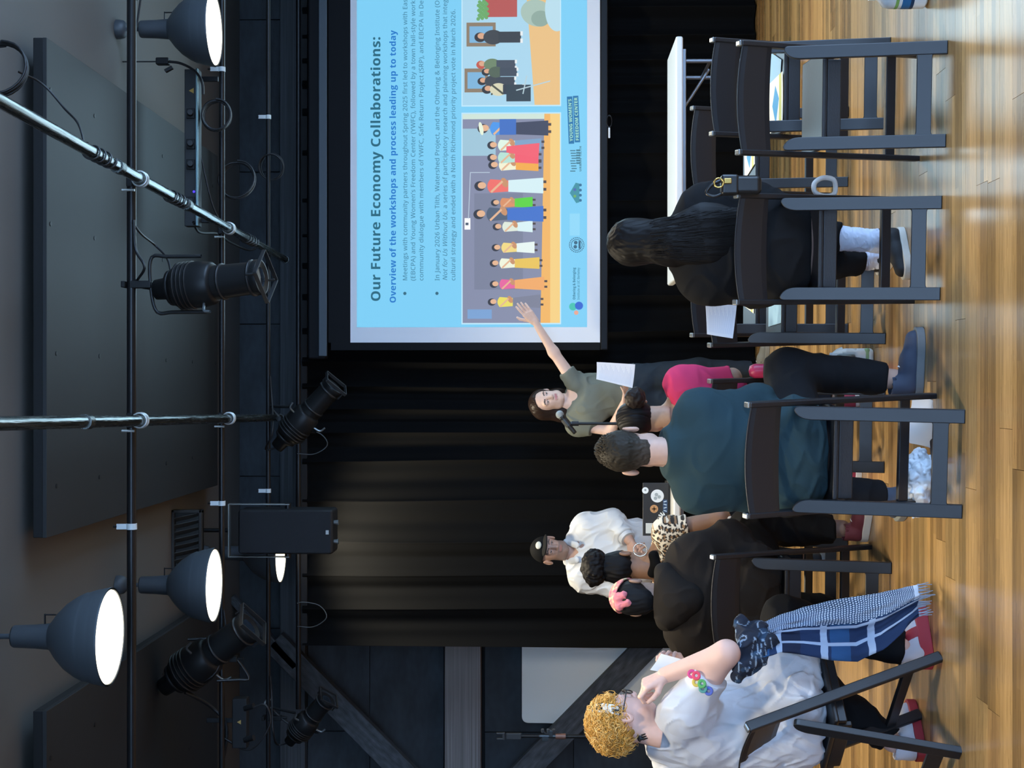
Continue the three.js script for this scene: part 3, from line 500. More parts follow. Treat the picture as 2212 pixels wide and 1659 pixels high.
// ================= FOLDING CHAIRS =================
const mChair = mat([0.012, 0.0135, 0.0175], 0.4, { bumpMap: grainTex, bumpScale: 0.0003 }), mCap = mat('#8d9294', 0.3, { metalness: 0.6 });
const CH = { zr: 0.20, zf: -0.19, zt: 0.13, top: 0.785, wf: 0.222, wr: 0.2 };
const frameAt = y => lerp(CH.zf, CH.zt, y / CH.top);
function makeChair() {
  const t = new THREE.Group();
  // rear legs and their cross board are cut from one shape in the leaning plane of the rear frame
  const footZ = CH.zr, topY = 0.6, topZ = frameAt(topY) + 0.03, lean = Math.atan2(footZ - topZ, topY), len = Math.hypot(topY, footZ - topZ);
  const put = g => { g.rotateX(-lean); g.translate(0, 0, footZ); return g; };
  for (const s of [-1, 1]) {
    const sh = new THREE.Shape(); const xo = s * CH.wr, xi = s * (CH.wr - 0.045);
    sh.moveTo(xo, 0); sh.lineTo(xi, 0); sh.lineTo(xi, len - 0.06); sh.quadraticCurveTo(xi + s * 0.002, len - 0.012, xo - s * 0.012, len); sh.quadraticCurveTo(xo, len, xo, len - 0.02); sh.lineTo(xo, 0);
    part('rear_leg', put(new THREE.ExtrudeGeometry(sh, { depth: 0.022, bevelEnabled: true, bevelSize: 0.003, bevelThickness: 0.003, bevelSegments: 2, curveSegments: 6 })), mChair, t);
  }
  {
    const w = CH.wr - 0.043, f = 0.016, y0 = 0.055, y1 = 0.108, sh = new THREE.Shape();
    sh.moveTo(-w, y0 - f); sh.quadraticCurveTo(-w, y0, -w + f, y0); sh.lineTo(w - f, y0); sh.quadraticCurveTo(w, y0, w, y0 - f); sh.lineTo(w, y1 + f); sh.quadraticCurveTo(w, y1, w - f, y1); sh.lineTo(-w + f, y1); sh.quadraticCurveTo(-w, y1, -w, y1 + f); sh.lineTo(-w, y0 - f);
    part('rear_stretcher', put(new THREE.ExtrudeGeometry(sh, { depth: 0.02, bevelEnabled: true, bevelSize: 0.002, bevelThickness: 0.002, bevelSegments: 1, curveSegments: 5 })), mChair, t);
  }
  for (const s of [-1, 1]) {
    const x = s * (CH.wf - 0.011);
    const p = part('front_leg', bar(V3(x, 0, CH.zf), V3(x, CH.top, CH.zt), 0.022, 0.046, V3(1, 0, 0), 0.006), mChair, t);
    part('cap', box(0.023, 0.012, 0.034, [x, CH.top + 0.002, CH.zt + 0.002], [0.4, 0, 0], 0.005), mCap, p);
  }
  part('front_stretcher', bar(V3(-CH.wf + 0.02, 0.135, frameAt(0.135)), V3(CH.wf - 0.02, 0.135, frameAt(0.135)), 0.045, 0.02, V3(0, 1, 0.35)), mChair, t);
  // seat with a rolled front, and the board under its back edge
  const st = box(0.385, 0.02, 0.37, [0, 0.448, -0.095], [0.05, 0, 0], 0.009); part('seat', st, mChair, t);
  part('seat_rail', merge([box(0.31, 0.055, 0.02, [0, 0.405, 0.075], [0.05, 0, 0], 0.004), box(0.02, 0.035, 0.3, [0.17, 0.423, -0.07], [0.05, 0, 0], 0.004), box(0.02, 0.035, 0.3, [-0.17, 0.423, -0.07], [0.05, 0, 0], 0.004)]), mChair, t);
  part('seat_edge', box(0.31, 0.014, 0.008, [0, 0.447, 0.094], null, 0.003), mChair, t);
  // backrest: arched and bowed panel
  {
    const w = CH.wf - 0.018, N = 24, M = 6, pos = [], idx = [];
    const P = (i, j, k) => { const u = i / N * 2 - 1, v = j / M, arch = 0.02 * (1 - u * u), y = 0.652 + 0.118 * v + arch * (0.35 + 0.65 * v); const z = frameAt(y) + 0.012 - 0.006 * (1 - u * u) + (k ? 0.007 : -0.007) * Math.sqrt(Math.max(0.05, 1 - Math.pow(2 * v - 1, 6))); return [u * w, y, z]; };
    for (let k = 0; k < 2; k++) for (let j = 0; j <= M; j++) for (let i = 0; i <= N; i++) pos.push(...P(i, j, k));
    const id = (i, j, k) => k * (M + 1) * (N + 1) + j * (N + 1) + i;
    for (let j = 0; j < M; j++) for (let i = 0; i < N; i++) { idx.push(id(i, j, 1), id(i + 1, j, 1), id(i + 1, j + 1, 1), id(i, j, 1), id(i + 1, j + 1, 1), id(i, j + 1, 1), id(i, j, 0), id(i + 1, j + 1, 0), id(i + 1, j, 0), id(i, j, 0), id(i, j + 1, 0), id(i + 1, j + 1, 0)); }
    for (let i = 0; i < N; i++) { idx.push(id(i, M, 1), id(i + 1, M, 1), id(i + 1, M, 0), id(i, M, 1), id(i + 1, M, 0), id(i, M, 0), id(i, 0, 0), id(i + 1, 0, 0), id(i + 1, 0, 1), id(i, 0, 0), id(i + 1, 0, 1), id(i, 0, 1)); }
    const g = new THREE.BufferGeometry(); g.setAttribute('position', new THREE.Float32BufferAttribute(pos, 3)); g.setAttribute('uv', new THREE.Float32BufferAttribute(new Float32Array(pos.length / 3 * 2), 2)); g.setIndex(idx); const h = g.toNonIndexed(); h.computeVertexNormals();
    const bk = part('backrest', h, mChair, t);
    part('rim_strip', tube([...Array(13)].map((_, i) => { const p = P(i * 2, M, 0); return [p[0], p[1] + 0.002, p[2] + 0.007]; }), 0.0035, 40, 6), mChair, bk);
  }
  return t;
}
const chairProto = makeChair();
function chair(x, d, turn, label) {
  const c = chairProto.clone(); c.name = numbered('folding_chair'); scene.add(c); c.position.set(x, 0, -d); c.rotation.y = turn;
  c.userData = { label, category: 'chair', group: 'black folding chairs' }; return c;
}
const SEAT = {};
SEAT.c1 = chair(1.13, 5.72, -0.07, 'empty black folding chair nearest the camera on the right');
SEAT.c2 = chair(0.545, 5.80, -0.07, 'black folding chair under the long haired person in black');
SEAT.c3 = chair(-0.275, 5.50, -0.10, 'black folding chair under the man in the dark teal shirt');
SEAT.c4 = chair(-1.345, 5.60, -0.80, 'black folding chair turned sideways under the person in white');
SEAT.c5 = chair(1.36, 6.62, -0.06, 'empty black folding chair in the second row holding blue and white papers');
SEAT.c6 = chair(1.22, 7.5, -0.05, 'black folding chair in the third row behind the black handbag');
SEAT.c7 = chair(0.40, 6.69, -0.08, 'empty black folding chair with a white booklet over its back');
SEAT.c8 = chair(0.47, 7.5, -0.05, 'black folding chair in the third row in front of the booklet chair');
SEAT.c9 = chair(-0.19, 6.72, -0.06, 'black folding chair under the person in the pink top');
SEAT.c10 = chair(-0.99, 6.60, -0.04, 'black folding chair under the person in the black hoodie');
SEAT.c11 = chair(-0.98, 7.52, -0.04, 'black folding chair under the person in the leopard print top');

// ================= TABLES =================
const mTop = mat('#d9dad8', 0.35), mTube = mat('#7d838c', 0.35, { metalness: 0.6 });
function table(x0, x1, d0, d1, label, crossLegs) {
  const t = thing('folding_table', label, 'table', [(x0 + x1) / 2, 0, -(d0 + d1) / 2]), w = x1 - x0, dp = d1 - d0, h = 0.74;
  part('tabletop', box(w, 0.045, dp, [0, h - 0.0225, 0], null, 0.012), mTop, t);
  part('apron', merge([box(w - 0.14, 0.025, 0.02, [0, h - 0.055, dp / 2 - 0.05]), box(w - 0.14, 0.025, 0.02, [0, h - 0.055, -dp / 2 + 0.05])]), mTube, t);
  for (const s of [-1, 1]) {
    const x = s * (w / 2 - 0.14);
    for (const k of [-1, 1]) { const l = part('leg', tube([[x, h - 0.05, k * (dp / 2 - 0.07)], [x, 0.4, k * (dp / 2 - 0.07)], [x, 0.016, k * (dp / 2 - 0.07)]], 0.0135, 10, 8), mTube, t); part('foot', cyl([x, 0, k * (dp / 2 - 0.07)], [x, 0.03, k * (dp / 2 - 0.07)], 0.017), mBlk, l); }
    part('leg_brace', merge([cyl([x, 0.52, -dp / 2 + 0.07], [x, 0.52, dp / 2 - 0.07], 0.01), cyl([x, 0.1, -dp / 2 + 0.07], [x, 0.1, dp / 2 - 0.07], 0.01)]), mTube, t);
    part('folding_stay', merge([cyl([x, 0.5, 0], [x - s * 0.2, 0.63, 0], 0.0095), cyl([x - s * 0.19, 0.625, 0.005], [x - s * 0.34, 0.715, 0.005], 0.008)]), mTube, t);
  }
  return t;
}
table(0.65, 2.15, 8.8, 9.42, 'long white folding table in front of the projection screen');
table(-1.58, -0.36, 8.95, 9.45, 'white folding table carrying the stickered laptop');
// cream tabletop leaning on the back wall
{
  const dW = 11.09, a = at(1130, 1563, dW), w = 0.78, h = a.y, t = thing('leaning_tabletop', 'cream plastic tabletop leaning upright against the dark back wall', 'table', [a.x + w / 2, 0, -dW]);
  const sh = new THREE.Shape(), r = 0.05; sh.moveTo(-w / 2, 0); sh.lineTo(w / 2, 0); sh.lineTo(w / 2, h - r); sh.quadraticCurveTo(w / 2, h, w / 2 - r, h); sh.lineTo(-w / 2 + r, h); sh.quadraticCurveTo(-w / 2, h, -w / 2, h - r); sh.lineTo(-w / 2, 0);
  const g = new THREE.ExtrudeGeometry(sh, { depth: 0.035, bevelEnabled: true, bevelSize: 0.006, bevelThickness: 0.006, bevelSegments: 2 }); g.translate(0, 0.006, -0.02); g.rotateX(-0.035);
  part('top', g, mat('#dfe1da', 0.55), t);
  const rim = new THREE.ExtrudeGeometry(sh, { depth: 0.01, bevelEnabled: false }); rim.scale(0.985, 0.99, 1); rim.translate(0, 0.01, -0.04); rim.rotateX(-0.035); part('underside_rim', rim, mat('#d8d6c8', 0.5), t);
}
// laptop with stickers
{
  const p = at(1449, 1102, 9.12), W = 115 / FOCAL * 9.12, H = 0.165, t = thing('laptop', 'open black laptop with stickers on its lid', 'laptop', [p.x, 0.7415, -9.2]);
  const mLap = mat([0.018, 0.018, 0.019], 0.45);
  part('base', box(W, 0.016, 0.22, [0, 0.008, -0.1], null, 0.004), mLap, t);
  const lid = part('lid', box(W, H, 0.008, [0, H / 2 + 0.012, 0.02], null, 0.003), mLap, t);
  const disc = (x, y, r, c, z = 0.0015) => part('sticker', cyl([x, y, 0.024], [x, y, 0.024 + z], r, r, 24), mat(c, 0.5), lid);
  const S = FOCAL / 9.12, lx = y => (1102 - y) / S, ly = x => 0.012 + (1450 - x) / S;   // places on the lid
  disc(lx(1061), ly(1400), 0.021, '#dfe6ea'); part('sticker_print', cyl([lx(1060), ly(1400), 0.0255], [lx(1060), ly(1400), 0.0262], 0.007, 0.007, 10), mat('#8a9298', 0.5), lid);
  disc(lx(1073), ly(1426), 0.042, '#d9dee2');
  for (const [a, b] of [[1070, 1424], [1075, 1430], [1078, 1422]]) part('sticker_print', cyl([lx(a), ly(b), 0.0255], [lx(a), ly(b), 0.0262], 0.012, 0.012, 8), mat('#9aa3a8', 0.5), lid);
  disc(lx(1101), ly(1419), 0.026, '#b98a5c'); part('sticker_print', merge([box(0.03, 0.008, 0.001, [lx(1101), ly(1419), 0.0262], null, 0), box(0.008, 0.03, 0.001, [lx(1101), ly(1419), 0.0262], null, 0)]), mat('#5a4028', 0.5), lid);
  part('sticker', box(0.085, 0.03, 0.0015, [lx(1095), ly(1443), 0.0248], null, 0.0005), mat('#2a4264', 0.5), lid);
  for (let k = 0; k < 4; k++) part('sticker_print', box(0.006, 0.02, 0.001, [lx(1095) - 0.03 + k * 0.02, ly(1443), 0.0262], [0, 0, k % 2 ? 0.3 : -0.3], 0), mat('#b8cce0', 0.5), lid);
  part('sticker', box(0.066, 0.066, 0.0015, [lx(1143), ly(1412), 0.0248], null, 0.0006), mat('#c4c9c6', 0.5), lid);
  // pale skeletal hand sticker
  const hand = []; const hx = lx(1120), hy = ly(1436); hand.push(box(0.03, 0.022, 0.0015, [hx - 0.005, hy - 0.03, 0.0248], [0, 0, 0.5], 0));
  for (let k = 0; k < 5; k++) { const a = 0.3 + k * 0.42, c = Math.cos(a), s = Math.sin(a); hand.push(bar(V3(hx, hy - 0.022, 0.0248), V3(hx + c * 0.042, hy - 0.02 + s * 0.046, 0.0248), 0.008, 0.0015, V3(-s, c, 0), 0.0004)); }
  part('sticker', merge(hand), mat('#dfe3e4', 0.5), lid);
}
// microphone on its stand, by the speaker
{
  const a = at(1243, 936, 9.25), b = at(1203, 888, 9.25), base = at(1290, 915, 9.25), t = thing('microphone_stand', 'black straight microphone stand holding a silver topped microphone', 'mic stand', [base.x, 0, -9.25]);
  const L = p => V3(p.x - base.x, p.y, p.z + 9.25), A = L(a), B = L(b), n = B.clone().sub(A).normalize();
  const joint = A.clone().lerp(B, 0.45);
  part('base', lathe([[0, 0.03], [0.04, 0.03], [0.12, 0.012], [0.125, 0]], 32), mBlk, t);
  part('pole', cyl([0, 0.02, 0], [0, joint.y - 0.06, 0], 0.0095), mBlk, t);
  part('collar', cyl([0, joint.y - 0.075, 0], [0, joint.y - 0.03, 0], 0.016), mBlk, t);
  part('clip', merge([cyl([0, joint.y - 0.05, 0], joint, 0.012), cyl(joint.clone().addScaledVector(n, -0.02), joint.clone().addScaledVector(n, 0.035), 0.023, 0.023)]), mat('#23282b', 0.35), t);
  const m = part('microphone', orient(lathe([[0, 0], [0.012, 0.0], [0.014, 0.01], [0.017, 0.09], [0.0215, 0.135], [0.0225, 0.145], [0, 0.146]], 20), A, n), mat([0.02, 0.021, 0.022], 0.3, { metalness: 0.4 }), t);
  part('grille_ball', new THREE.SphereGeometry(0.027, 20, 14).translate(...B.clone().addScaledVector(n, -0.03).toArray()), mat('#9aa3a8', 0.4, { metalness: 0.7, bumpMap: weaveTex, bumpScale: 0.002 }), m);
}
// thin camera stand by the back wall at far left
{
  const b = at(1265, 1591, 10.5), t = thing('clamp_stand', 'thin black stand with a phone clamp at far left behind the blond person', 'stand', [b.x, 0, -10.5]);
  const y = px => at(px, 1591, 10.5).y;
  part('pole', cyl([0, 0.1, 0], [0, y(1205), 0], 0.014), mBlk, t);
  for (let k = 0; k < 3; k++) { const a = k * 2.094 + 0.4; part('leg', cyl([0, 0.42, 0], [Math.cos(a) * 0.36, 0.01, Math.sin(a) * 0.36], 0.009), mBlk, t); }
  part('collar', cyl([0, y(1222), 0], [0, y(1200), 0], 0.022), mat('#6e5248', 0.4), t);
  part('joint', merge([cyl([0, y(1200), 0], [0, y(1165), 0], 0.014), box(0.05, 0.03, 0.03, [0.02, y(1190), 0]), box(0.03, 0.05, 0.025, [-0.02, y(1178), 0]), cyl([0.02, y(1178), 0], [0.05, y(1170), 0], 0.01)]), mat('#3a4248', 0.3, { metalness: 0.5 }), t);
  part('arm', cyl([0, y(1165), 0], [0, y(1100), 0], 0.011), mBlk, t);
  part('clamp_head', merge([box(0.045, 0.11, 0.03, [0, y(1110), 0]), box(0.055, 0.02, 0.03, [0, y(1088), 0]), box(0.012, 0.05, 0.03, [-0.02, y(1080), 0]), box(0.012, 0.05, 0.03, [0.02, y(1080), 0])]), mat('#2b2f33', 0.35), t);
  for (const k of [0, 1, 2]) part('knob', cyl([0.03, y(1172 + k * 12), 0.0], [0.055, y(1172 + k * 12), 0.01], 0.011), mat('#59616a', 0.3, { metalness: 0.4 }), t);
}

// ================= FIGURES: rounded bones joined smoothly, meshed on a grid =================
function bone(a, b, ra, rb = ra, flat = null) {
  a = Array.isArray(a) ? V3(...a) : a; b = Array.isArray(b) ? V3(...b) : b;
  const d = b.clone().sub(a), l2 = Math.max(1e-9, d.lengthSq());
  return { ax: a.x, ay: a.y, az: a.z, dx: d.x, dy: d.y, dz: d.z, l2, ra, rb, n: flat ? flat.n : null, f: flat ? flat.f - 1 : 0, a, b, R: Math.max(ra, rb) };
}
function boneDist(o, x, y, z) {
  let vx = x - o.ax, vy = y - o.ay, vz = z - o.az, t = (vx * o.dx + vy * o.dy + vz * o.dz) / o.l2; t = t < 0 ? 0 : t > 1 ? 1 : t;
  vx -= t * o.dx; vy -= t * o.dy; vz -= t * o.dz;
  if (o.n) { const q = (vx * o.n.x + vy * o.n.y + vz * o.n.z) * o.f; vx += q * o.n.x; vy += q * o.n.y; vz += q * o.n.z; }
  return Math.sqrt(vx * vx + vy * vy + vz * vz) - (o.ra + (o.rb - o.ra) * t);
}
const smin = (a, b, k) => { const h = Math.max(k - Math.abs(a - b), 0) / k; return Math.min(a, b) - h * h * k * 0.25; };
const smax = (a, b, k) => -smin(-a, -b, k);
function joined(bones, k) { return (x, y, z) => { let d = boneDist(bones[0], x, y, z); for (let i = 1; i < bones.length; i++) d = smin(d, boneDist(bones[i], x, y, z), k); return d; }; }
function boundsOf(bones, m) { const lo = V3(1e9, 1e9, 1e9), hi = V3(-1e9, -1e9, -1e9); for (const o of bones) for (const p of [o.a, o.b]) { lo.min(V3(p.x - o.R - m, p.y - o.R - m, p.z - o.R - m)); hi.max(V3(p.x + o.R + m, p.y + o.R + m, p.z + o.R + m)); } return [lo, hi]; }
function netMesh(f, lo, hi, cell, color = null) {
  const nx = Math.ceil((hi.x - lo.x) / cell) + 1, ny = Math.ceil((hi.y - lo.y) / cell) + 1, nz = Math.ceil((hi.z - lo.z) / cell) + 1, v = new Float32Array(nx * ny * nz);
  for (let k = 0, q = 0; k < nz; k++) for (let j = 0; j < ny; j++) for (let i = 0; i < nx; i++, q++) v[q] = f(lo.x + i * cell, lo.y + j * cell, lo.z + k * cell);
  const id = new Int32Array(nx * ny * nz).fill(-1), pos = [], nor = [], col = [], uv = [], idx = [], sx = 1, sy = nx, sz = nx * ny;
  const E = [[0, 1], [0, 2], [0, 4], [1, 3], [1, 5], [2, 3], [2, 6], [3, 7], [4, 5], [4, 6], [5, 7], [6, 7]], off = [0, sx, sy, sx + sy, sz, sz + sx, sz + sy, sz + sx + sy], e = cell * 0.5;
  for (let k = 0; k < nz - 1; k++) for (let j = 0; j < ny - 1; j++) for (let i = 0; i < nx - 1; i++) {
    const q = i + j * sy + k * sz; let m = 0; for (let c = 0; c < 8; c++) if (v[q + off[c]] < 0) m |= 1 << c;
    if (m === 0 || m === 255) continue;
    let x = 0, y = 0, z = 0, n = 0;
    for (const [a, b] of E) { const va = v[q + off[a]], vb = v[q + off[b]]; if ((va < 0) === (vb < 0)) continue; const t = va / (va - vb); x += (a & 1) + ((b & 1) - (a & 1)) * t; y += ((a >> 1) & 1) + (((b >> 1) & 1) - ((a >> 1) & 1)) * t; z += (a >> 2) + ((b >> 2) - (a >> 2)) * t; n++; }
    x = lo.x + (i + x / n) * cell; y = lo.y + (j + y / n) * cell; z = lo.z + (k + z / n) * cell;
    let gx = f(x + e, y, z) - f(x - e, y, z), gy = f(x, y + e, z) - f(x, y - e, z), gz = f(x, y, z + e) - f(x, y, z - e); const g = Math.hypot(gx, gy, gz) || 1; gx /= g; gy /= g; gz /= g;
    const d = clamp(f(x, y, z), -cell * 0.6, cell * 0.6) * 0.8; x -= gx * d; y -= gy * d; z -= gz * d;
    id[q] = pos.length / 3; pos.push(x, y, z); nor.push(gx, gy, gz); uv.push(x + z, y); if (color) col.push(...color(x, y, z, gx, gy, gz));
  }
  const quad = (a, b, c, d, flip) => { if (a < 0 || b < 0 || c < 0 || d < 0) return; flip ? idx.push(a, c, b, a, d, c) : idx.push(a, b, c, a, c, d); };
  for (let k = 1; k < nz - 1; k++) for (let j = 1; j < ny - 1; j++) for (let i = 1; i < nx - 1; i++) {
    const q = i + j * sy + k * sz, s = v[q] < 0;
    if (s !== (v[q + sx] < 0)) quad(id[q - sy - sz], id[q - sz], id[q], id[q - sy], !s);
    if (s !== (v[q + sy] < 0)) quad(id[q - sx - sz], id[q - sx], id[q], id[q - sz], !s);
    if (s !== (v[q + sz] < 0)) quad(id[q - sx - sy], id[q - sy], id[q], id[q - sx], !s);
  }
  const geo = new THREE.BufferGeometry(); geo.setAttribute('position', new THREE.Float32BufferAttribute(pos, 3)); geo.setAttribute('normal', new THREE.Float32BufferAttribute(nor, 3)); geo.setAttribute('uv', new THREE.Float32BufferAttribute(uv, 2));
  if (color) geo.setAttribute('color', new THREE.Float32BufferAttribute(col, 3)); geo.setIndex(idx); return geo;
}
// garment: groups of bones, each cut by planes [point, normal pointing to the side cut away]
function garment(groups, k, off, cell, fold = null, color = null) {
  const all = groups.flatMap(g => g.bones), fs = groups.map(g => joined(g.bones, g.k ?? k)), [lo, hi] = boundsOf(all, off + 0.03);
  const f = (x, y, z) => {
    let d = 1e9;
    for (let i = 0; i < groups.length; i++) { let q = fs[i](x, y, z) - off; for (const [p, n] of groups[i].cuts || []) q = smax(q, (x - p.x) * n.x + (y - p.y) * n.y + (z - p.z) * n.z, 0.008); d = d > 1e8 ? q : smin(d, q, k); }
    return fold ? d + fold(x, y, z) : d;
  };
  return netMesh(f, lo, hi, cell, color);
}
const ridge = (x, y, z) => { const n = Math.abs(noise3(x, y, z)); return n < 0.28 ? 0.28 - n : 0; };
const folds = (amp, fx, fy, fz, s = 0) => (x, y, z) => -amp * 6.5 * ridge(x * fx + s, y * fy + s, z * fz) + amp * 1.4 * noise3(x * fx * .6 + 7, y * fy * .6, z * fz * .6 + s);

// the bones of a figure from its joints (all in room coordinates)
function skeleton(J, o = {}) {
  const w = o.bulk ?? 1, F = J.F, fl = f => ({ n: F, f }), R = J.R, add = (p, v, s) => p.clone().addScaledVector(v, s);
  const chest = J.hip.clone().lerp(J.neck, 0.66), waist = J.hip.clone().lerp(J.neck, 0.33), belly = o.belly ?? 0;
  const torso = [bone(add(J.hip, R, -0.075 * w), add(J.hip, R, 0.075 * w), 0.118 * w, 0.118 * w, fl(1.08)), bone(J.hip, waist.clone().addScaledVector(F, belly * 0.5), 0.125 * w, (0.118 + belly) * w, fl(1.12)), bone(waist.clone().addScaledVector(F, belly * 0.5), chest, (0.118 + belly) * w, 0.128 * w, fl(1.16)),
    bone(add(chest, R, -0.06 * w), add(chest, R, 0.06 * w), 0.112 * w, 0.112 * w, fl(1.12)), bone(V3(J.neck.x, J.neck.y - 0.06, J.neck.z), J.shL, 0.06 * w, 0.05 * w), bone(V3(J.neck.x, J.neck.y - 0.06, J.neck.z), J.shR, 0.06 * w, 0.05 * w), bone(add(chest, R, -0.09 * w), J.shL, 0.075 * w, 0.048 * w, fl(1.15)), bone(add(chest, R, 0.09 * w), J.shR, 0.075 * w, 0.048 * w, fl(1.15)),
    bone(add(J.neck, R, -0.01), J.shL.clone().lerp(J.neck, 0.45), 0.044, 0.04 * w), bone(add(J.neck, R, 0.01), J.shR.clone().lerp(J.neck, 0.45), 0.044, 0.04 * w)];
  const aw = o.arm ?? 1, lw = o.leg ?? 1;
  const armL = [bone(J.shL, J.elL, 0.052 * aw, 0.04 * aw), bone(J.elL, J.wrL, 0.041 * aw, 0.027 * aw)], armR = [bone(J.shR, J.elR, 0.052 * aw, 0.04 * aw), bone(J.elR, J.wrR, 0.041 * aw, 0.027 * aw)];
  const legL = [bone(J.hpL, J.knL, 0.088 * lw, 0.062 * lw), bone(J.knL, J.anL, 0.06 * lw, 0.038 * lw)], legR = [bone(J.hpR, J.knR, 0.088 * lw, 0.062 * lw), bone(J.knR, J.anR, 0.06 * lw, 0.038 * lw)];
  const neck = [bone(J.neck, J.head.clone().lerp(J.neck, 0.42), (o.neckR ?? 0.056), (o.neckR ?? 0.056) * 0.95)];
  return { torso, armL, armR, legL, legR, neck };
}
// head in its own axes: y up, z towards the face, 0.23 m from chin to crown
function headMesh(c, F, U, s, skin, o = {}) {
  const Z = F.clone().normalize(), X = U.clone().cross(Z).normalize(), Y = Z.clone().cross(X).normalize();
  const el = (x, y, z, cx, cy, cz, rx, ry, rz) => { const a = (x - cx) / rx, b = (y - cy) / ry, d = (z - cz) / rz, k = Math.hypot(a, b, d); return (k - 1) * Math.min(rx, ry, rz); };
  const nose = bone([0, 0.018, 0.086], [0, -0.02, 0.104], 0.0085, 0.013), wing = [bone([0.011, -0.024, 0.094], [0.011, -0.024, 0.096], 0.008), bone([-0.011, -0.024, 0.094], [-0.011, -0.024, 0.096], 0.008)];
  const lipU = bone([-0.019, -0.0495, 0.083], [0.019, -0.0495, 0.083], 0.0055), lipL = bone([-0.016, -0.0575, 0.082], [0.016, -0.0575, 0.082], 0.0065), jaw = bone([-0.035, -0.075, 0.02], [0, -0.093, 0.062], 0.03, 0.022), jaw2 = bone([0.035, -0.075, 0.02], [0, -0.093, 0.062], 0.03, 0.022);
  const nk = bone([0, -0.06, -0.022], [0, -0.14, -0.03], 0.055, 0.054), brow = bone([-0.04, 0.026, 0.076], [0.04, 0.026, 0.076], 0.012);
  const f = (x, y, z) => {
    const ax = Math.abs(x);
    let d = el(x, y, z, 0, 0.028, -0.012, 0.076, 0.087, 0.097);
    d = smin(d, el(x, y, z, 0, -0.028, 0.03, 0.058, 0.075, 0.062), 0.03); d = smin(d, Math.min(boneDist(jaw, x, y, z), boneDist(jaw2, x, y, z)), 0.03);
    d = smin(d, boneDist(nk, x, y, z), 0.025); d = smin(d, boneDist(brow, x, y, z), 0.018);
    d = smax(d, -(Math.hypot(ax - 0.031, y - 0.008, z - 0.099) - 0.019), 0.012);
    d = smin(d, Math.hypot(ax - 0.031, y - 0.008, z - 0.0745) - 0.0125, 0.004);
    d = smin(d, boneDist(nose, x, y, z), 0.012); d = smin(d, Math.min(boneDist(wing[0], x, y, z), boneDist(wing[1], x, y, z)), 0.006);
    d = smin(d, boneDist(lipU, x, y, z), 0.006); d = smin(d, boneDist(lipL, x, y, z), 0.006);
    // ear: a tilted shell with a hollow
    const ex = ax - 0.086, ey = y - 0.002 - 0.12 * (z + 0.012), ez = z + 0.012 + 0.3 * ex; let e = el(ex, ey, ez, 0, 0, 0, 0.0125, 0.034, 0.021); e = smax(e, -el(ex, ey, ez, 0.008, 0.004, 0.004, 0.008, 0.02, 0.011), 0.004);
    return smin(d, e, 0.006);
  };
  const lip = o.lip || skin.map((v, i) => v * [0.85, 0.6, 0.6][i]), browC = o.brow || [0.03, 0.02, 0.015], stub = o.stubble;
  const color = (x, y, z) => {
    const ax = Math.abs(x);
    if (z > 0.05) {
      const rE = Math.hypot((ax - 0.031) / 0.0135, (y - 0.0075) / (o.eyeOpen ?? 0.0048));
      if (rE < 1) return Math.hypot(ax - 0.031, y - 0.0085) < 0.0062 ? [0.03, 0.02, 0.015] : [0.55, 0.5, 0.48];
      if (rE < 1.35 && y > 0.0075) return [0.05, 0.035, 0.03];
      if (Math.abs(y - 0.0285 - 0.004 * (1 - Math.abs(ax - 0.032) / 0.02)) < 0.0038 && ax > 0.013 && ax < 0.05) return browC;
      if (ax < 0.022 && y < -0.044 && y > -0.064 + 0.006 * ax / 0.02 && z > 0.072) return lip;
    }
    if (stub && y < -0.02 && z > -0.01 && (y < -0.045 || z < 0.07 || y > -0.048 && y < -0.035)) { const k = stub * sstep(-0.015, -0.045, y); return skin.map(v => v * (1 - k) + 0.06 * k); }
    const m = 1 + 0.06 * noise3(x * 60, y * 60, z * 60); return skin.map(v => v * m);
  };
  const g = netMesh(f, V3(-0.105, -0.15, -0.125), V3(0.105, 0.13, 0.13), o.cell ?? 0.0038, color);
  g.applyMatrix4(new THREE.Matrix4().makeBasis(X.multiplyScalar(s), Y.multiplyScalar(s), Z.multiplyScalar(s)).setPosition(c)); return g;
}
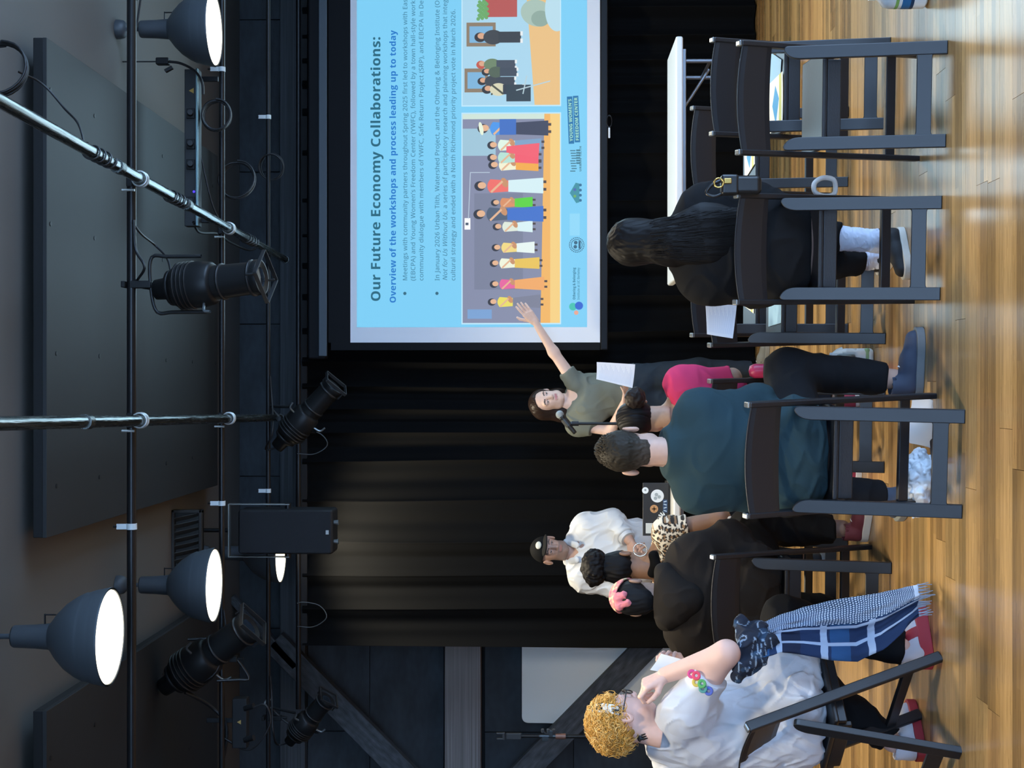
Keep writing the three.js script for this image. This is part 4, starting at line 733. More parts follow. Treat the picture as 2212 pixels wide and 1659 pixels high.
// hand: wrist at the origin, fingers along +y, thumb towards +x (side = 1), palm towards +z
function handMesh(wrist, dir, palm, side, skin, curl = [[0.5, 0.6, 0.4], [0.5, 0.6, 0.4], [0.55, 0.65, 0.4], [0.6, 0.7, 0.4]], thumb = 0.5, s = 1) {
  const B = [], mx = [0.029, 0.0095, -0.0095, -0.027], ml = [0.086, 0.09, 0.085, 0.077], L = [[0.041, 0.025, 0.02], [0.045, 0.028, 0.021], [0.042, 0.026, 0.02], [0.033, 0.02, 0.018]], palmB = [];
  for (let i = 0; i < 4; i++) palmB.push(bone([mx[i] * 0.55, 0.0, 0], [mx[i], ml[i], 0], 0.0155, 0.0125));
  palmB.push(bone([0.018, 0.015, 0.006], [0.024, 0.05, 0.01], 0.014, 0.013), bone([0, -0.03, 0], [0, 0.01, 0], 0.024, 0.02));
  const fingers = [];
  for (let i = 0; i < 4; i++) { let p = V3(mx[i], ml[i], 0), a = 0, spread = mx[i] * 2.2; const F = []; for (let k = 0; k < 3; k++) { a += curl[i][k]; const q = p.clone().add(V3(Math.sin(spread) * L[i][k] * Math.cos(a), Math.cos(a) * L[i][k], Math.sin(a) * L[i][k])); F.push(bone(p, q, 0.0093 - k * 0.0008, 0.0088 - k * 0.0009)); p = q; } fingers.push(F); }
  { const p = V3(0.024, 0.028, 0.006), q = p.clone().add(V3(0.025 * (1 - thumb * 0.3), 0.028, 0.012 + 0.014 * thumb)), r = q.clone().add(V3(0.012 - 0.02 * thumb, 0.026, 0.006 + 0.014 * thumb)), t = r.clone().add(V3(0.002 - 0.012 * thumb, 0.022, 0.004 + 0.008 * thumb)); fingers.push([bone(p, q, 0.0135, 0.011), bone(q, r, 0.011, 0.0095), bone(r, t, 0.0095, 0.008)]); }
  const pf = joined(palmB, 0.012), ff = fingers.map(F => joined(F, 0.004));
  const f = (x, y, z) => { let d = pf(x, y, z), e = 1e9; for (const q of ff) e = Math.min(e, q(x, y, z)); return smin(d, e, 0.006); };
  const [lo, hi] = boundsOf([...palmB, ...fingers.flat()], 0.008), g = netMesh(f, lo, hi, 0.003, (x, y, z) => { const m = 1 + 0.05 * noise3(x * 80, y * 80, z * 80); return skin.map(v => v * m); });
  const Y = dir.clone().normalize(), Z = palm.clone().addScaledVector(Y, -palm.dot(Y)).normalize(), X = Y.clone().cross(Z);
  if (side < 0) { g.scale(-1, 1, 1); const ix = g.index.array; for (let k = 0; k < ix.length; k += 3) { const t = ix[k]; ix[k] = ix[k + 1]; ix[k + 1] = t; } const n = g.attributes.normal; }
  g.applyMatrix4(new THREE.Matrix4().makeBasis(X.multiplyScalar(s), Y.multiplyScalar(s), Z.multiplyScalar(s)).setPosition(wrist)); return g;
}
// tapered locks of hair
function locks(list) {
  const pos = [], nor = [], uv = [], idx = [];
  for (const { pts, r, r1 = 0.25 } of list) {
    const n = pts.length, base = pos.length / 3, S = 4;
    for (let i = 0; i < n; i++) {
      const t = pts[Math.min(n - 1, i + 1)].clone().sub(pts[Math.max(0, i - 1)]).normalize(), a = Math.abs(t.y) < 0.9 ? V3(0, 1, 0) : V3(1, 0, 0), u = t.clone().cross(a).normalize(), v = t.clone().cross(u), w = r * lerp(1, r1, i / (n - 1));
      for (let s = 0; s < S; s++) { const q = s / S * 2 * Math.PI, N = u.clone().multiplyScalar(Math.cos(q)).addScaledVector(v, Math.sin(q)); pos.push(pts[i].x + N.x * w, pts[i].y + N.y * w, pts[i].z + N.z * w); nor.push(N.x, N.y, N.z); uv.push(s / S, i / n); }
    }
    for (let i = 0; i < n - 1; i++) for (let s = 0; s < S; s++) { const a = base + i * S + s, b = base + i * S + (s + 1) % S, c = a + S, d = b + S; idx.push(a, b, c, b, d, c); }
  }
  const g = new THREE.BufferGeometry(); g.setAttribute('position', new THREE.Float32BufferAttribute(pos, 3)); g.setAttribute('normal', new THREE.Float32BufferAttribute(nor, 3)); g.setAttribute('uv', new THREE.Float32BufferAttribute(uv, 2)); g.setIndex(idx); return g;
}
function frame(c, F, U, s = 1) { const Z = F.clone().normalize(), X = U.clone().cross(Z).normalize(), Y = Z.clone().cross(X); return { X, Y, Z, w: (x, y, z) => c.clone().addScaledVector(X, x * s).addScaledVector(Y, y * s).addScaledVector(Z, z * s), m: new THREE.Matrix4().makeBasis(X.clone().multiplyScalar(s), Y.clone().multiplyScalar(s), Z.clone().multiplyScalar(s)).setPosition(c) }; }
// a hair cap in head axes: thick(x,y,z) < 0 where there is hair
function hairShell(c, F, U, s, f, lo, hi, cell, color = null) { const g = netMesh(f, V3(...lo), V3(...hi), cell, color); g.applyMatrix4(frame(c, F, U, s).m); return g; }
const ell = (x, y, z, cx, cy, cz, rx, ry, rz) => (Math.hypot((x - cx) / rx, (y - cy) / ry, (z - cz) / rz) - 1) * Math.min(rx, ry, rz);
const hairMat = (c, rough = 0.5) => mat(c, rough, { specularIntensity: 0.3 });
const skinMat = mat('#ffffff', 0.55, { vertexColors: true, bumpMap: grainTex, bumpScale: 0.0004 });
// shoe with its sole on the floor, heel at p, toe towards dir
function shoe(parent, p, yaw, upper, sole, o = {}) {
  const L = o.len ?? 0.27, k = L / 0.27, y0 = o.y ?? 0, c = Math.cos(yaw), s = Math.sin(yaw);
  const B = [bone([0, 0.05, 0.035], [0, 0.045, 0.13], 0.044, 0.041), bone([0, 0.04, 0.12], [0, 0.034, 0.215], 0.042, 0.033), bone([0, 0.06, 0.035], [0, 0.105, 0.03], 0.043, 0.042)], f0 = joined(B, 0.02);
  const hollow = bone([0, 0.1, 0.033], [0, 0.14, 0.03], 0.034, 0.036), f = (x, y, z) => smax(smax(f0(x, y, z), 0.016 - y, 0.004), -boneDist(hollow, x, y, z), 0.006);
  const M = new THREE.Matrix4().makeRotationY(yaw).setPosition(p.x, y0, p.z).multiply(new THREE.Matrix4().makeScale(k, k, k)).multiply(new THREE.Matrix4().makeTranslation(0, 0, -0.02));
  if (o.pitch) M.multiply(new THREE.Matrix4().makeRotationX(o.pitch));
  const W = g => { g.applyMatrix4(M); g.translate(-parent.position.x, -parent.position.y, -parent.position.z); return g; };
  const up = part('shoe', W(netMesh(f, V3(-0.06, -0.01, -0.03), V3(0.06, 0.16, 0.27), 0.005)), mat(upper, 0.7, { bumpMap: weaveTex, bumpScale: 0.0006 }), parent);
  const sh = new THREE.Shape(); sh.moveTo(0, -0.012); sh.bezierCurveTo(0.06, -0.02, 0.04, 0.1, 0.05, 0.16); sh.bezierCurveTo(0.055, 0.22, 0.03, 0.258, 0, 0.258); sh.bezierCurveTo(-0.035, 0.258, -0.052, 0.22, -0.048, 0.16); sh.bezierCurveTo(-0.04, 0.1, -0.06, -0.02, 0, -0.012);
  const sg = new THREE.ExtrudeGeometry(sh, { depth: (o.soleH ?? 0.024), bevelEnabled: true, bevelSize: 0.004, bevelThickness: 0.004, bevelSegments: 2, curveSegments: 12 }); sg.rotateX(Math.PI / 2); sg.translate(0, (o.soleH ?? 0.024) + 0.004, 0);
  part('sole', W(sg), mat(sole, 0.6), up);
  const lc = []; for (let i = 0; i < 4; i++) lc.push(tube([[-0.022, 0.078 - i * 0.006, 0.105 + i * 0.022], [0, 0.092 - i * 0.008, 0.108 + i * 0.022], [0.022, 0.078 - i * 0.006, 0.105 + i * 0.022]], 0.0032, 8, 5));
  part('laces', W(merge(lc)), mat(o.lace || '#d8d8d4', 0.7), up);
  if (o.stripe) for (const sx of [-1, 1]) for (let i = 0; i < 2; i++) part('stripe', W(box(0.003, 0.034, 0.013, [sx * 0.0425, 0.046, 0.085 + i * 0.026], [0.5, 0, 0])), mat(o.stripe, 0.6), up);
  if (o.band) part('band', W(netMesh((x, y, z) => smax(f0(x, y, z) - 0.003, Math.abs(z - 0.115 + 0.3 * (y - 0.05)) - 0.022, 0.004), V3(-0.06, 0.0, 0.06), V3(0.06, 0.14, 0.18), 0.005)), mat(o.band, 0.6), up);
  if (o.panel) part('panel', W(box(0.066, 0.022, 0.05, [0, 0.075, 0.045], null, 0.008)), mat(o.panel, 0.6), up);
  return up;
}
function person(label, base) { const t = thing('person', label, 'person', [base.x, 0, base.z]); return t; }
function wear(name, geo, m, t) { geo.translate(-t.position.x, -t.position.y, -t.position.z); return part(name, geo, m, t); }
function basis(yaw) { return { F: V3(Math.sin(yaw), 0, -Math.cos(yaw)), R: V3(Math.cos(yaw), 0, Math.sin(yaw)) }; }   // yaw 0 looks away from the camera, positive turns to the right
// skin of the whole figure in one mesh
function bodyMesh(S, skin, head, hands, cell = 0.011) {
  const all = [...S.torso, ...S.neck, ...S.armL, ...S.armR, ...S.legL, ...S.legR], f = joined(all, 0.03), [lo, hi] = boundsOf(all, 0.02);
  return merge([netMesh(f, lo, hi, cell, (x, y, z) => { const m = 1 + 0.05 * noise3(x * 25, y * 25, z * 25); return skin.map(v => v * m); }), head, ...hands]);
}
const cutAt = (a, b, t) => { const n = b.clone().sub(a).normalize(); return [a.clone().lerp(b, t), n]; };

// ================= PEOPLE =================
const P = (x, y, d) => V3(x, y, -d);
const cloth = (c, o = {}) => mat(c, 0.85, { bumpMap: weaveTex, bumpScale: 0.0005, specularIntensity: 0.25, ...o });
const planeUp = (p, n = V3(0, 1, 0)) => [p, n];
// default sleeves, torso and trousers from a skeleton
function shirtGroups(S, J, o) {
  const hem = o.hem, nk = o.neckline, g = [{ bones: [...S.torso, ...(o.collar ? S.neck : [])], cuts: [[hem, o.hemN || V3(0, -1, 0)], [nk, o.neckN || V3(0, 1, 0)]] }];
  const sl = (A, B, C, bones, t) => t <= 1 ? { bones: [bones[0]], cuts: [cutAt(A, B, t)] } : { bones, cuts: [cutAt(B, C, t - 1)] };
  g.push(sl(J.shL, J.elL, J.wrL, S.armL, o.sleeve ?? 0.55), sl(J.shR, J.elR, J.wrR, S.armR, o.sleeve ?? 0.55)); return g;
}
function trouserGroups(S, J, hemL, hemR, top) {
  return [...(top.y > 0.55 ? [{ bones: S.torso.slice(0, 2), cuts: [[top, V3(0, 1, 0)]] }] : []), { bones: S.legL, cuts: [cutAt(J.knL, J.anL, hemL)] }, { bones: S.legR, cuts: [cutAt(J.knR, J.anR, hemR)] }];
}

// ---- the man in the teal sweater ----
{
  const B = basis(0.1), J = { ...B, hip: P(-0.272, 0.575, 5.565), neck: P(-0.268, 1.035, 5.59), head: P(-0.262, 1.205, 5.61), shL: P(-0.418, 0.945, 5.59), shR: P(-0.108, 0.945, 5.565), elL: P(-0.445, 0.70, 5.64), wrL: P(-0.38, 0.64, 5.84), elR: P(-0.072, 0.70, 5.66), wrR: P(-0.11, 0.63, 5.83), hpL: P(-0.37, 0.545, 5.66), hpR: P(-0.17, 0.545, 5.66), knL: P(-0.455, 0.53, 5.98), anL: P(-0.475, 0.1, 6.02), knR: P(0.055, 0.535, 5.93), anR: P(0.02, 0.1, 5.9) };
  const t = person('seated man seen from behind in a dark teal sweater and black trousers', J.hip), S = skeleton(J, { bulk: 1.07, arm: 1.12, leg: 1.08, neckR: 0.06 });
  const skin = [0.55, 0.34, 0.26], HF = V3(0.08, -0.1, -1).normalize(), HU = V3(0, 1, -0.1);
  const head = headMesh(J.head, HF, HU, 1.0, skin, { cell: 0.0035 });
  const hands = [handMesh(J.wrL, P(0.03, -0.01, 0.1), V3(0, -1, 0), -1, skin), handMesh(J.wrR, P(-0.04, -0.01, 0.1), V3(0, -1, 0), 1, skin)];
  wear('body', bodyMesh(S, skin, head, hands), skinMat, t);
  const fold = (x, y, z) => { const low = sstep(0.78, 0.6, y); return folds(0.0022, 7, 9, 7, 3)(x, y, z) + low * folds(0.005, 5, 13, 5, 11)(x + y * 0.5, y, z) + 0.004 * noise3(x * 4, y * 4, z * 4); };
  wear('sweater', garment(shirtGroups(S, J, { hem: P(0, 0.463, 0), neckline: P(-0.265, 1.082, 5.6), neckN: V3(0, 1, 0.18).normalize(), sleeve: 1.9, collar: true }), 0.06, 0.014, 0.008, fold), cloth('#2a3e45'), t);
  wear('collar', (() => { const r = new THREE.TorusGeometry(0.068, 0.0085, 8, 40); r.rotateX(Math.PI / 2 + 0.18); r.translate(-0.265, 1.077, -5.6); return r; })(), cloth('#26383f'), t);
  wear('trousers', garment(trouserGroups(S, J, 0.93, 0.9, P(0, 0.52, 0)), 0.05, 0.02, 0.009, folds(0.004, 6, 9, 6, 5)), cloth([0.011, 0.0115, 0.0135]), t);
  shoe(t, P(-0.02, 0, 5.88), Math.atan2(0.97, 0.12), '#3b4458', '#6f7478', { len: 0.285, lace: '#dfe2e6' });
  shoe(t, P(-0.475, 0, 6.0), Math.atan2(-0.35, -0.94), '#4a5568', '#8b8f8c', { len: 0.28 });
  // short faded hair: a close shell and tufts on the crown
  const hf = (x, y, z) => { const ax = Math.abs(x); const line = y + 0.058 - 0.02 * Math.cos(ax * 55) * (z < -0.02 ? 1 : 0), top = sstep(-0.03, 0.09, y); let d = smin(ell(x, y, z, 0, -0.045, -0.036, 0.058, 0.058, 0.05), ell(x, y, z, 0, 0.03, -0.016, 0.0795 + 0.004 * top, 0.094 + 0.006 * top, 0.1 + 0.001 * top), 0.03) + 0.0022 * noise3(x * 90, y * 60, z * 90); const sideburn = z - (0.055 - 0.75 * Math.max(0, 0.02 - y)); d = smax(d, sideburn, 0.004); d = smax(d, -(y + 0.084 + 0.018 * Math.cos(ax * 62)), 0.003); if (ax > 0.05) d = smax(d, -(y + 0.02 + (z + 0.03) * -0.5), 0.003); return d; };
  const hairC = (x, y, z) => { const fade = sstep(0.01, -0.075, y), n = 1 + 0.35 * noise3(x * 220, y * 50, z * 220); return [0.024, 0.019, 0.013].map((v, i) => lerp(v, [0.075, 0.056, 0.043][i], fade * 0.75) * n); };
  wear('hair', hairShell(J.head, HF, HU, 1, hf, [-0.1, -0.125, -0.135], [0.1, 0.14, 0.1], 0.0035, hairC), mat('#ffffff', 0.6, { vertexColors: true, specularIntensity: 0.35 }), t);
  const fr = frame(J.head, HF, HU, 1), L = [];
  for (let k = 0; k < 620; k++) { const a = rr(-Math.PI, Math.PI), e = rr(0.35, 1.5), x = Math.cos(e) * Math.sin(a) * 0.081, z = -0.016 + Math.cos(e) * Math.cos(a) * 0.1, y = 0.03 + Math.sin(e) * 0.098; if (z > 0.07) continue; const n = V3(x, y - 0.03, z + 0.016).normalize(), fwd = V3(-0.35 * x / 0.08, 0.2, 1).normalize(), l = rr(0.016, 0.034) * sstep(0.3, 1.0, e); const pts = [0, 1, 2, 3].map(i => { const f = i / 3; return fr.w(x + n.x * l * 0.55 * f + fwd.x * l * f * f, y + n.y * l * 0.55 * f + fwd.y * l * f * f * .4, z + n.z * l * 0.55 * f + fwd.z * l * f * f); }); L.push({ pts, r: rr(0.0022, 0.0042) }); }
  wear('hair_tufts', locks(L), hairMat([0.028, 0.021, 0.014]), t);
}
// ---- the long haired person in black ----
{
  const B = basis(0.06), J = { ...B, hip: P(0.56, 0.575, 5.87), neck: P(0.575, 0.985, 5.91), head: P(0.592, 1.148, 5.955), shL: P(0.428, 0.885, 5.91), shR: P(0.733, 0.885, 5.89), elL: P(0.395, 0.66, 5.95), wrL: P(0.5, 0.6, 6.12), elR: P(0.762, 0.66, 5.94), wrR: P(0.66, 0.6, 6.13), hpL: P(0.47, 0.545, 5.97), hpR: P(0.66, 0.545, 5.97), knL: P(0.5, 0.52, 6.28), anL: P(0.56, 0.1, 6.38), knR: P(0.66, 0.52, 6.26), anR: P(0.615, 0.11, 6.16) };
  const t = person('seated long haired person seen from behind in black with white socks', J.hip), S = skeleton(J, { bulk: 1.08, arm: 1.15, leg: 1.05 });
  const skin = [0.5, 0.32, 0.25], HF = V3(0.05, -0.22, -1).normalize(), HU = V3(0, 1, -0.2), head = headMesh(J.head, HF, HU, 0.98, skin);
  wear('body', bodyMesh(S, skin, head, [handMesh(J.wrL, P(0.06, 0, 0.1), V3(0, -1, 0), -1, skin), handMesh(J.wrR, P(-0.06, 0, 0.1), V3(0, -1, 0), 1, skin)]), skinMat, t);
  wear('jacket', garment(shirtGroups(S, J, { hem: P(0, 0.475, 0), neckline: P(0.575, 1.03, 5.89), sleeve: 1.9, collar: true }), 0.07, 0.016, 0.009, folds(0.004, 6, 8, 6, 2)), cloth([0.0085, 0.0086, 0.0096]), t);
  wear('trousers', garment(trouserGroups(S, J, 0.9, 0.62, P(0, 0.52, 0)), 0.06, 0.02, 0.01, folds(0.004, 7, 8, 7, 1)), cloth([0.009, 0.009, 0.01]), t);
  for (const [k, a] of [[J.knR, J.anR], [J.knL, J.anL]]) wear('sock', garment([{ bones: [bone(k.clone().lerp(a, 0.5), a, 0.05, 0.041), bone(a, a.clone().add(V3(0, -0.04, 0)), 0.041, 0.04)], cuts: [cutAt(a, k, 0.46)] }], 0.02, 0.006, 0.006, folds(0.0015, 30, 50, 30)), cloth('#ccd3e4'), t);
  shoe(t, P(0.64, 0, 6.16), Math.atan2(-0.85, 0.5), '#15161a', '#c9c4b8', { len: 0.25, panel: '#b9b3ab', lace: '#e0e0e0' }); shoe(t, P(0.56, 0, 6.36), Math.atan2(-0.1, -1), '#15161a', '#c9c4b8', { len: 0.25 });
  // long straight hair falling down the back
  const fr = frame(J.head, HF, HU, 1), inv = fr.m.clone().invert(), cap = bone([0, 0.03, -0.012], [0, 0.03, -0.012], 0.09), hb = [bone(fr.w(0, 0.02, -0.05), P(0.582, 1.02, 5.83), 0.088, 0.09), bone(P(0.582, 1.02, 5.83), P(0.61, 0.89, 5.785), 0.09, 0.115, { n: V3(0, 0, 1), f: 2.1 }), bone(P(0.61, 0.89, 5.785), P(0.635, 0.75, 5.765), 0.115, 0.08, { n: V3(0, 0, 1), f: 2.7 })];
  const hj = joined(hb, 0.06), q = V3();
  const hf = (x, y, z) => { q.set(x, y, z).applyMatrix4(inv); let d = ell(q.x, q.y, q.z, 0, 0.028, -0.014, 0.088, 0.104, 0.112); d = smax(d, q.z - 0.06 + 0.4 * Math.max(0, 0.03 - q.y), 0.01); d = smin(d, hj(x, y, z), 0.05); return d + 0.0035 * noise3(x * 70 + 3 * noise3(x * 6, y * 6, 1), y * 5, z * 70) + 0.004 * noise3(x * 26, y * 3, z * 26 + 3); };
  wear('hair', netMesh(hf, V3(0.42, 0.64, -6.1), V3(0.82, 1.3, -5.69), 0.0055), mat([0.0062, 0.0052, 0.0052], 0.55, { specularIntensity: 0.3 }), t);
  const L = [];
  for (let k = 0; k < 420; k++) { const u = rr(-1, 1), s0 = rr(0, 1), pts = []; const x0 = 0.585 + u * 0.085, lenY = rr(0.16, 0.42); let y = 1.12 - s0 * 0.16; const spread = 1 + 0.25 * rnd(); for (let i = 0; i < 6; i++) { const f = i / 5, yy = y - lenY * f; const px = lerp(x0, 0.6 + u * 0.1 * spread, f) + 0.008 * noise3(k, f * 2, 1); let z = -5.68; let g = 0; while (hf(px, yy, z) > 0 && g++ < 60) z -= 0.005; if (g >= 60) break; pts.push(V3(px, yy, z + 0.002)); } if (pts.length > 3) L.push({ pts, r: rr(0.0015, 0.003), r1: 0.3 }); }
  wear('hair_strands', locks(L), mat([0.007, 0.0058, 0.0056], 0.55, { specularIntensity: 0.3 }), t);
}
// ---- the person in the pink top with a bun ----
{
  const B = basis(0.15), J = { ...B, hip: P(-0.185, 0.57, 6.74), neck: P(-0.15, 0.955, 6.74), head: P(-0.165, 1.085, 6.76), shL: P(-0.325, 0.895, 6.75), shR: P(0.005, 0.895, 6.72), elL: P(-0.36, 0.66, 6.8), wrL: P(-0.25, 0.6, 7.0), elR: P(0.03, 0.66, 6.76), wrR: P(-0.07, 0.61, 6.98), hpL: P(-0.28, 0.55, 6.76), hpR: P(-0.09, 0.55, 6.76), knL: P(-0.36, 0.51, 7.15), anL: P(-0.43, 0.1, 7.05), knR: P(-0.07, 0.51, 7.15), anR: P(-0.09, 0.1, 7.05) };
  const t = person('seated person with a dark bun and a bright pink top', J.hip), S = skeleton(J, { bulk: 0.98, neckR: 0.047 });
  const skin = [0.40, 0.25, 0.17], HF = V3(-0.3, -0.15, -1).normalize(), HU = V3(-0.05, 1, -0.1), head = headMesh(J.head, HF, HU, 0.92, skin);
  wear('body', bodyMesh(S, skin, head, [handMesh(J.wrL, P(0.05, 0, 0.1), V3(0, -1, 0), -1, skin, undefined, .5, .9), handMesh(J.wrR, P(-0.05, 0, 0.1), V3(0, -1, 0), 1, skin, undefined, .5, .9)]), skinMat, t);
  wear('top', garment(shirtGroups(S, J, { hem: P(0, 0.48, 0), neckline: P(-0.14, 0.925, 6.74), neckN: V3(-0.45, 1, 0.15).normalize(), sleeve: 0.95 }), 0.06, 0.016, 0.009, folds(0.004, 7, 8, 7, 4)), cloth('#c43a62'), t);
  wear('strap', tube([P(-0.06, 0.945, 6.675), P(-0.045, 0.955, 6.72), P(-0.045, 0.93, 6.79)], 0.006, 10), cloth('#121214'), t);
  wear('trousers', garment(trouserGroups(S, J, 0.93, 0.93, P(0, 0.6, 0)), 0.06, 0.02, 0.011), cloth([0.02, 0.02, 0.025]), t);
  shoe(t, P(-0.09, 0, 7.0), Math.atan2(0.1, -1), '#b0405c', '#e2e2e6', { len: 0.25 }); shoe(t, P(-0.435, 0, 7.0), Math.atan2(-0.15, -1), '#b0405c', '#e2e2e6', { len: 0.25 });
  const hf = (x, y, z) => { let d = ell(x, y, z, 0, 0.03, -0.013, 0.084, 0.094, 0.106); d = smax(d, z - 0.055 + 0.9 * Math.max(0, -0.0 - y), 0.006); d = smax(d, -(y + 0.085), 0.01); const part = Math.abs(x - 0.015 - 0.25 * (z + 0.09)); return d + 0.004 * Math.exp(-part * part / 0.00001) * sstep(-0.06, -0.02, y) + 0.002 * noise3(x * 90, y * 14, z * 14); };
  wear('hair', hairShell(J.head, HF, HU, 1.0, hf, [-0.1, -0.11, -0.14], [0.1, 0.14, 0.09], 0.004), hairMat([0.0085, 0.008, 0.009], 0.5), t);
  const bn = (x, y, z) => Math.hypot(x, y * 1.05, z) - 0.052 + 0.006 * noise3(x * 22 + y * 30, y * 20, z * 40) + 0.004 * noise3(x * 60, y * 60, z * 60), bg = netMesh(bn, V3(-0.07, -0.07, -0.07), V3(0.07, 0.07, 0.07), 0.004); const bp = at(1372, 860, 6.68); bg.translate(bp.x, bp.y, bp.z);
  wear('hair_bun', bg, hairMat([0.02, 0.014, 0.012], 0.5), t);
}
// ---- the person in the black hoodie with a pink bandana ----
{
  const B = basis(0.08), J = { ...B, hip: P(-0.985, 0.575, 6.67), neck: P(-0.985, 0.97, 6.68), head: P(-1.0, 1.118, 6.70), shL: P(-1.185, 0.865, 6.68), shR: P(-0.80, 0.855, 6.66), elL: P(-1.235, 0.66, 6.7), wrL: P(-1.08, 0.6, 6.9), elR: P(-0.725, 0.68, 6.72), wrR: P(-0.8, 0.6, 6.92), hpL: P(-1.08, 0.545, 6.77), hpR: P(-0.88, 0.545, 6.77), knL: P(-1.12, 0.52, 7.05), anL: P(-1.12, 0.1, 7.1), knR: P(-0.70, 0.535, 6.98), anR: P(-0.70, 0.11, 6.90) };
  const t = person('seated person in a black hoodie and a pink bandana seen from behind', J.hip), S = skeleton(J, { bulk: 1.12, arm: 1.25, leg: 1.12 });
  const skin = [0.27, 0.165, 0.12], HF = V3(0.22, -0.15, -1).normalize(), HU = V3(0.02, 1, -0.12), head = headMesh(J.head, HF, HU, 0.95, skin);
  wear('body', bodyMesh(S, skin, head, [handMesh(J.wrL, P(0.05, 0, 0.1), V3(0, -1, 0), -1, skin), handMesh(J.wrR, P(-0.05, 0, 0.1), V3(0, -1, 0), 1, skin)]), skinMat, t);
  wear('hoodie', garment(shirtGroups(S, J, { hem: P(0, 0.47, 0), neckline: P(-0.985, 1.0, 6.68), sleeve: 1.92, collar: true }), 0.07, 0.02, 0.009, (x, y, z) => folds(0.005, 5, 8, 5, 6)(x, y, z) + sstep(0.75, 0.55, y) * folds(0.006, 11, 3, 11, 2)(x, y, z)), cloth([0.019, 0.0155, 0.0135]), t);
  // hood bunched on the upper back
  const hb = [bone(P(-1.1, 0.99, 6.62), P(-0.99, 0.955, 6.555), 0.035, 0.045), bone(P(-0.99, 0.955, 6.555), P(-0.875, 0.995, 6.61), 0.045, 0.033), bone(P(-0.99, 0.93, 6.56), P(-0.985, 0.885, 6.55), 0.075, 0.035, { n: V3(0, 0, 1), f: 2 }), bone(P(-1.07, 0.97, 6.58), P(-0.985, 0.88, 6.55), 0.035, 0.03), bone(P(-0.9, 0.975, 6.58), P(-0.985, 0.88, 6.55), 0.033, 0.03)];
  wear('hood', garment([{ bones: hb }], 0.09, 0.0, 0.006, folds(0.003, 9, 9, 9, 9)), cloth([0.017, 0.0145, 0.013]), t);
  wear('trousers', garment(trouserGroups(S, J, 0.94, 0.9, P(0, 0.52, 0)), 0.05, 0.024, 0.01, folds(0.006, 6, 8, 6, 3)), cloth([0.009, 0.0088, 0.0092]), t);
  shoe(t, P(-0.72, 0, 6.86), Math.atan2(0.8, 0.5), '#6a2d38', '#d6d3cb', { len: 0.26, lace: '#e4e4e4', soleH: 0.03 }); shoe(t, P(-1.12, 0, 7.06), Math.atan2(-0.1, -1), '#6a2d38', '#d6d3cb', { len: 0.27 });
  const hf = (x, y, z) => { let d = ell(x, y, z, 0, 0.018, -0.02, 0.083, 0.09, 0.105); d = smin(d, ell(x, y, z, 0, -0.045, -0.065, 0.06, 0.055, 0.045), 0.03); d = smax(d, z - 0.04 + 0.8 * Math.max(0, 0.02 - y), 0.006); return d + 0.003 * noise3(x * 60, y * 20, z * 60); };
  wear('hair', hairShell(J.head, HF, HU, 0.95, hf, [-0.1, -0.13, -0.145], [0.1, 0.13, 0.08], 0.0042), hairMat([0.0085, 0.0085, 0.0095], 0.6), t);
  // bandana: printed band tied round the crown, open at the back where the knot sits
  const bd = (x, y, z) => { const e = ell(x, y, z, 0, 0.028, -0.012, 0.09, 0.103, 0.114), up = y - 0.048 - 0.30 * (-z - 0.02); let d = smax(e, -(e + 0.009), 0.003); d = smax(d, -(y - 0.06 - 0.42 * Math.max(0, -z - 0.01) + 0.55 * Math.max(0, z)), 0.003); return d + 0.0015 * noise3(x * 50, y * 50, z * 50); };
  const print = (x, y, z) => { const n = noise3(x * 45, y * 45, z * 45), m = noise3(x * 28 + 9, y * 28, z * 28); return n > 0.25 ? [0.72, 0.62, 0.36] : m > 0.22 ? [0.62, 0.12, 0.2] : [0.72, 0.27, 0.25]; };
  const bm = mat('#ffffff', 0.8, { vertexColors: true, bumpMap: weaveTex, bumpScale: 0.0004 });
  wear('bandana', hairShell(J.head, HF, HU, 0.97, bd, [-0.11, -0.02, -0.14], [0.11, 0.15, 0.12], 0.0038, print), bm, t);
  const fr = frame(J.head, HF, HU, 0.97), kn = garment([{ bones: [bone(fr.w(-0.015, 0.078, -0.098), fr.w(0.015, 0.072, -0.102), 0.016), bone(fr.w(0.01, 0.068, -0.108), fr.w(-0.012, 0.028, -0.118), 0.011, 0.013), bone(fr.w(-0.03, 0.085, -0.09), fr.w(-0.045, 0.05, -0.1), 0.012, 0.014)] }], 0.014, 0.002, 0.004, folds(0.002, 30, 30, 30), (x, y, z) => [0.66, 0.2, 0.24]);
  wear('bandana_knot', kn, bm, t);
  const tl = garment([{ bones: [bone(P(-1.035, 1.005, 6.598), P(-1.045, 0.975, 6.575), 0.016, 0.02, { n: V3(0, 0, 1), f: 1.8 }), bone(P(-1.045, 0.975, 6.575), P(-1.06, 0.945, 6.552), 0.014, 0.01)] }], 0.01, 0.004, 0.004, folds(0.002, 30, 30, 30), () => [0.5, 0.2, 0.25]); wear('bandana_tail', tl, bm, t);
}
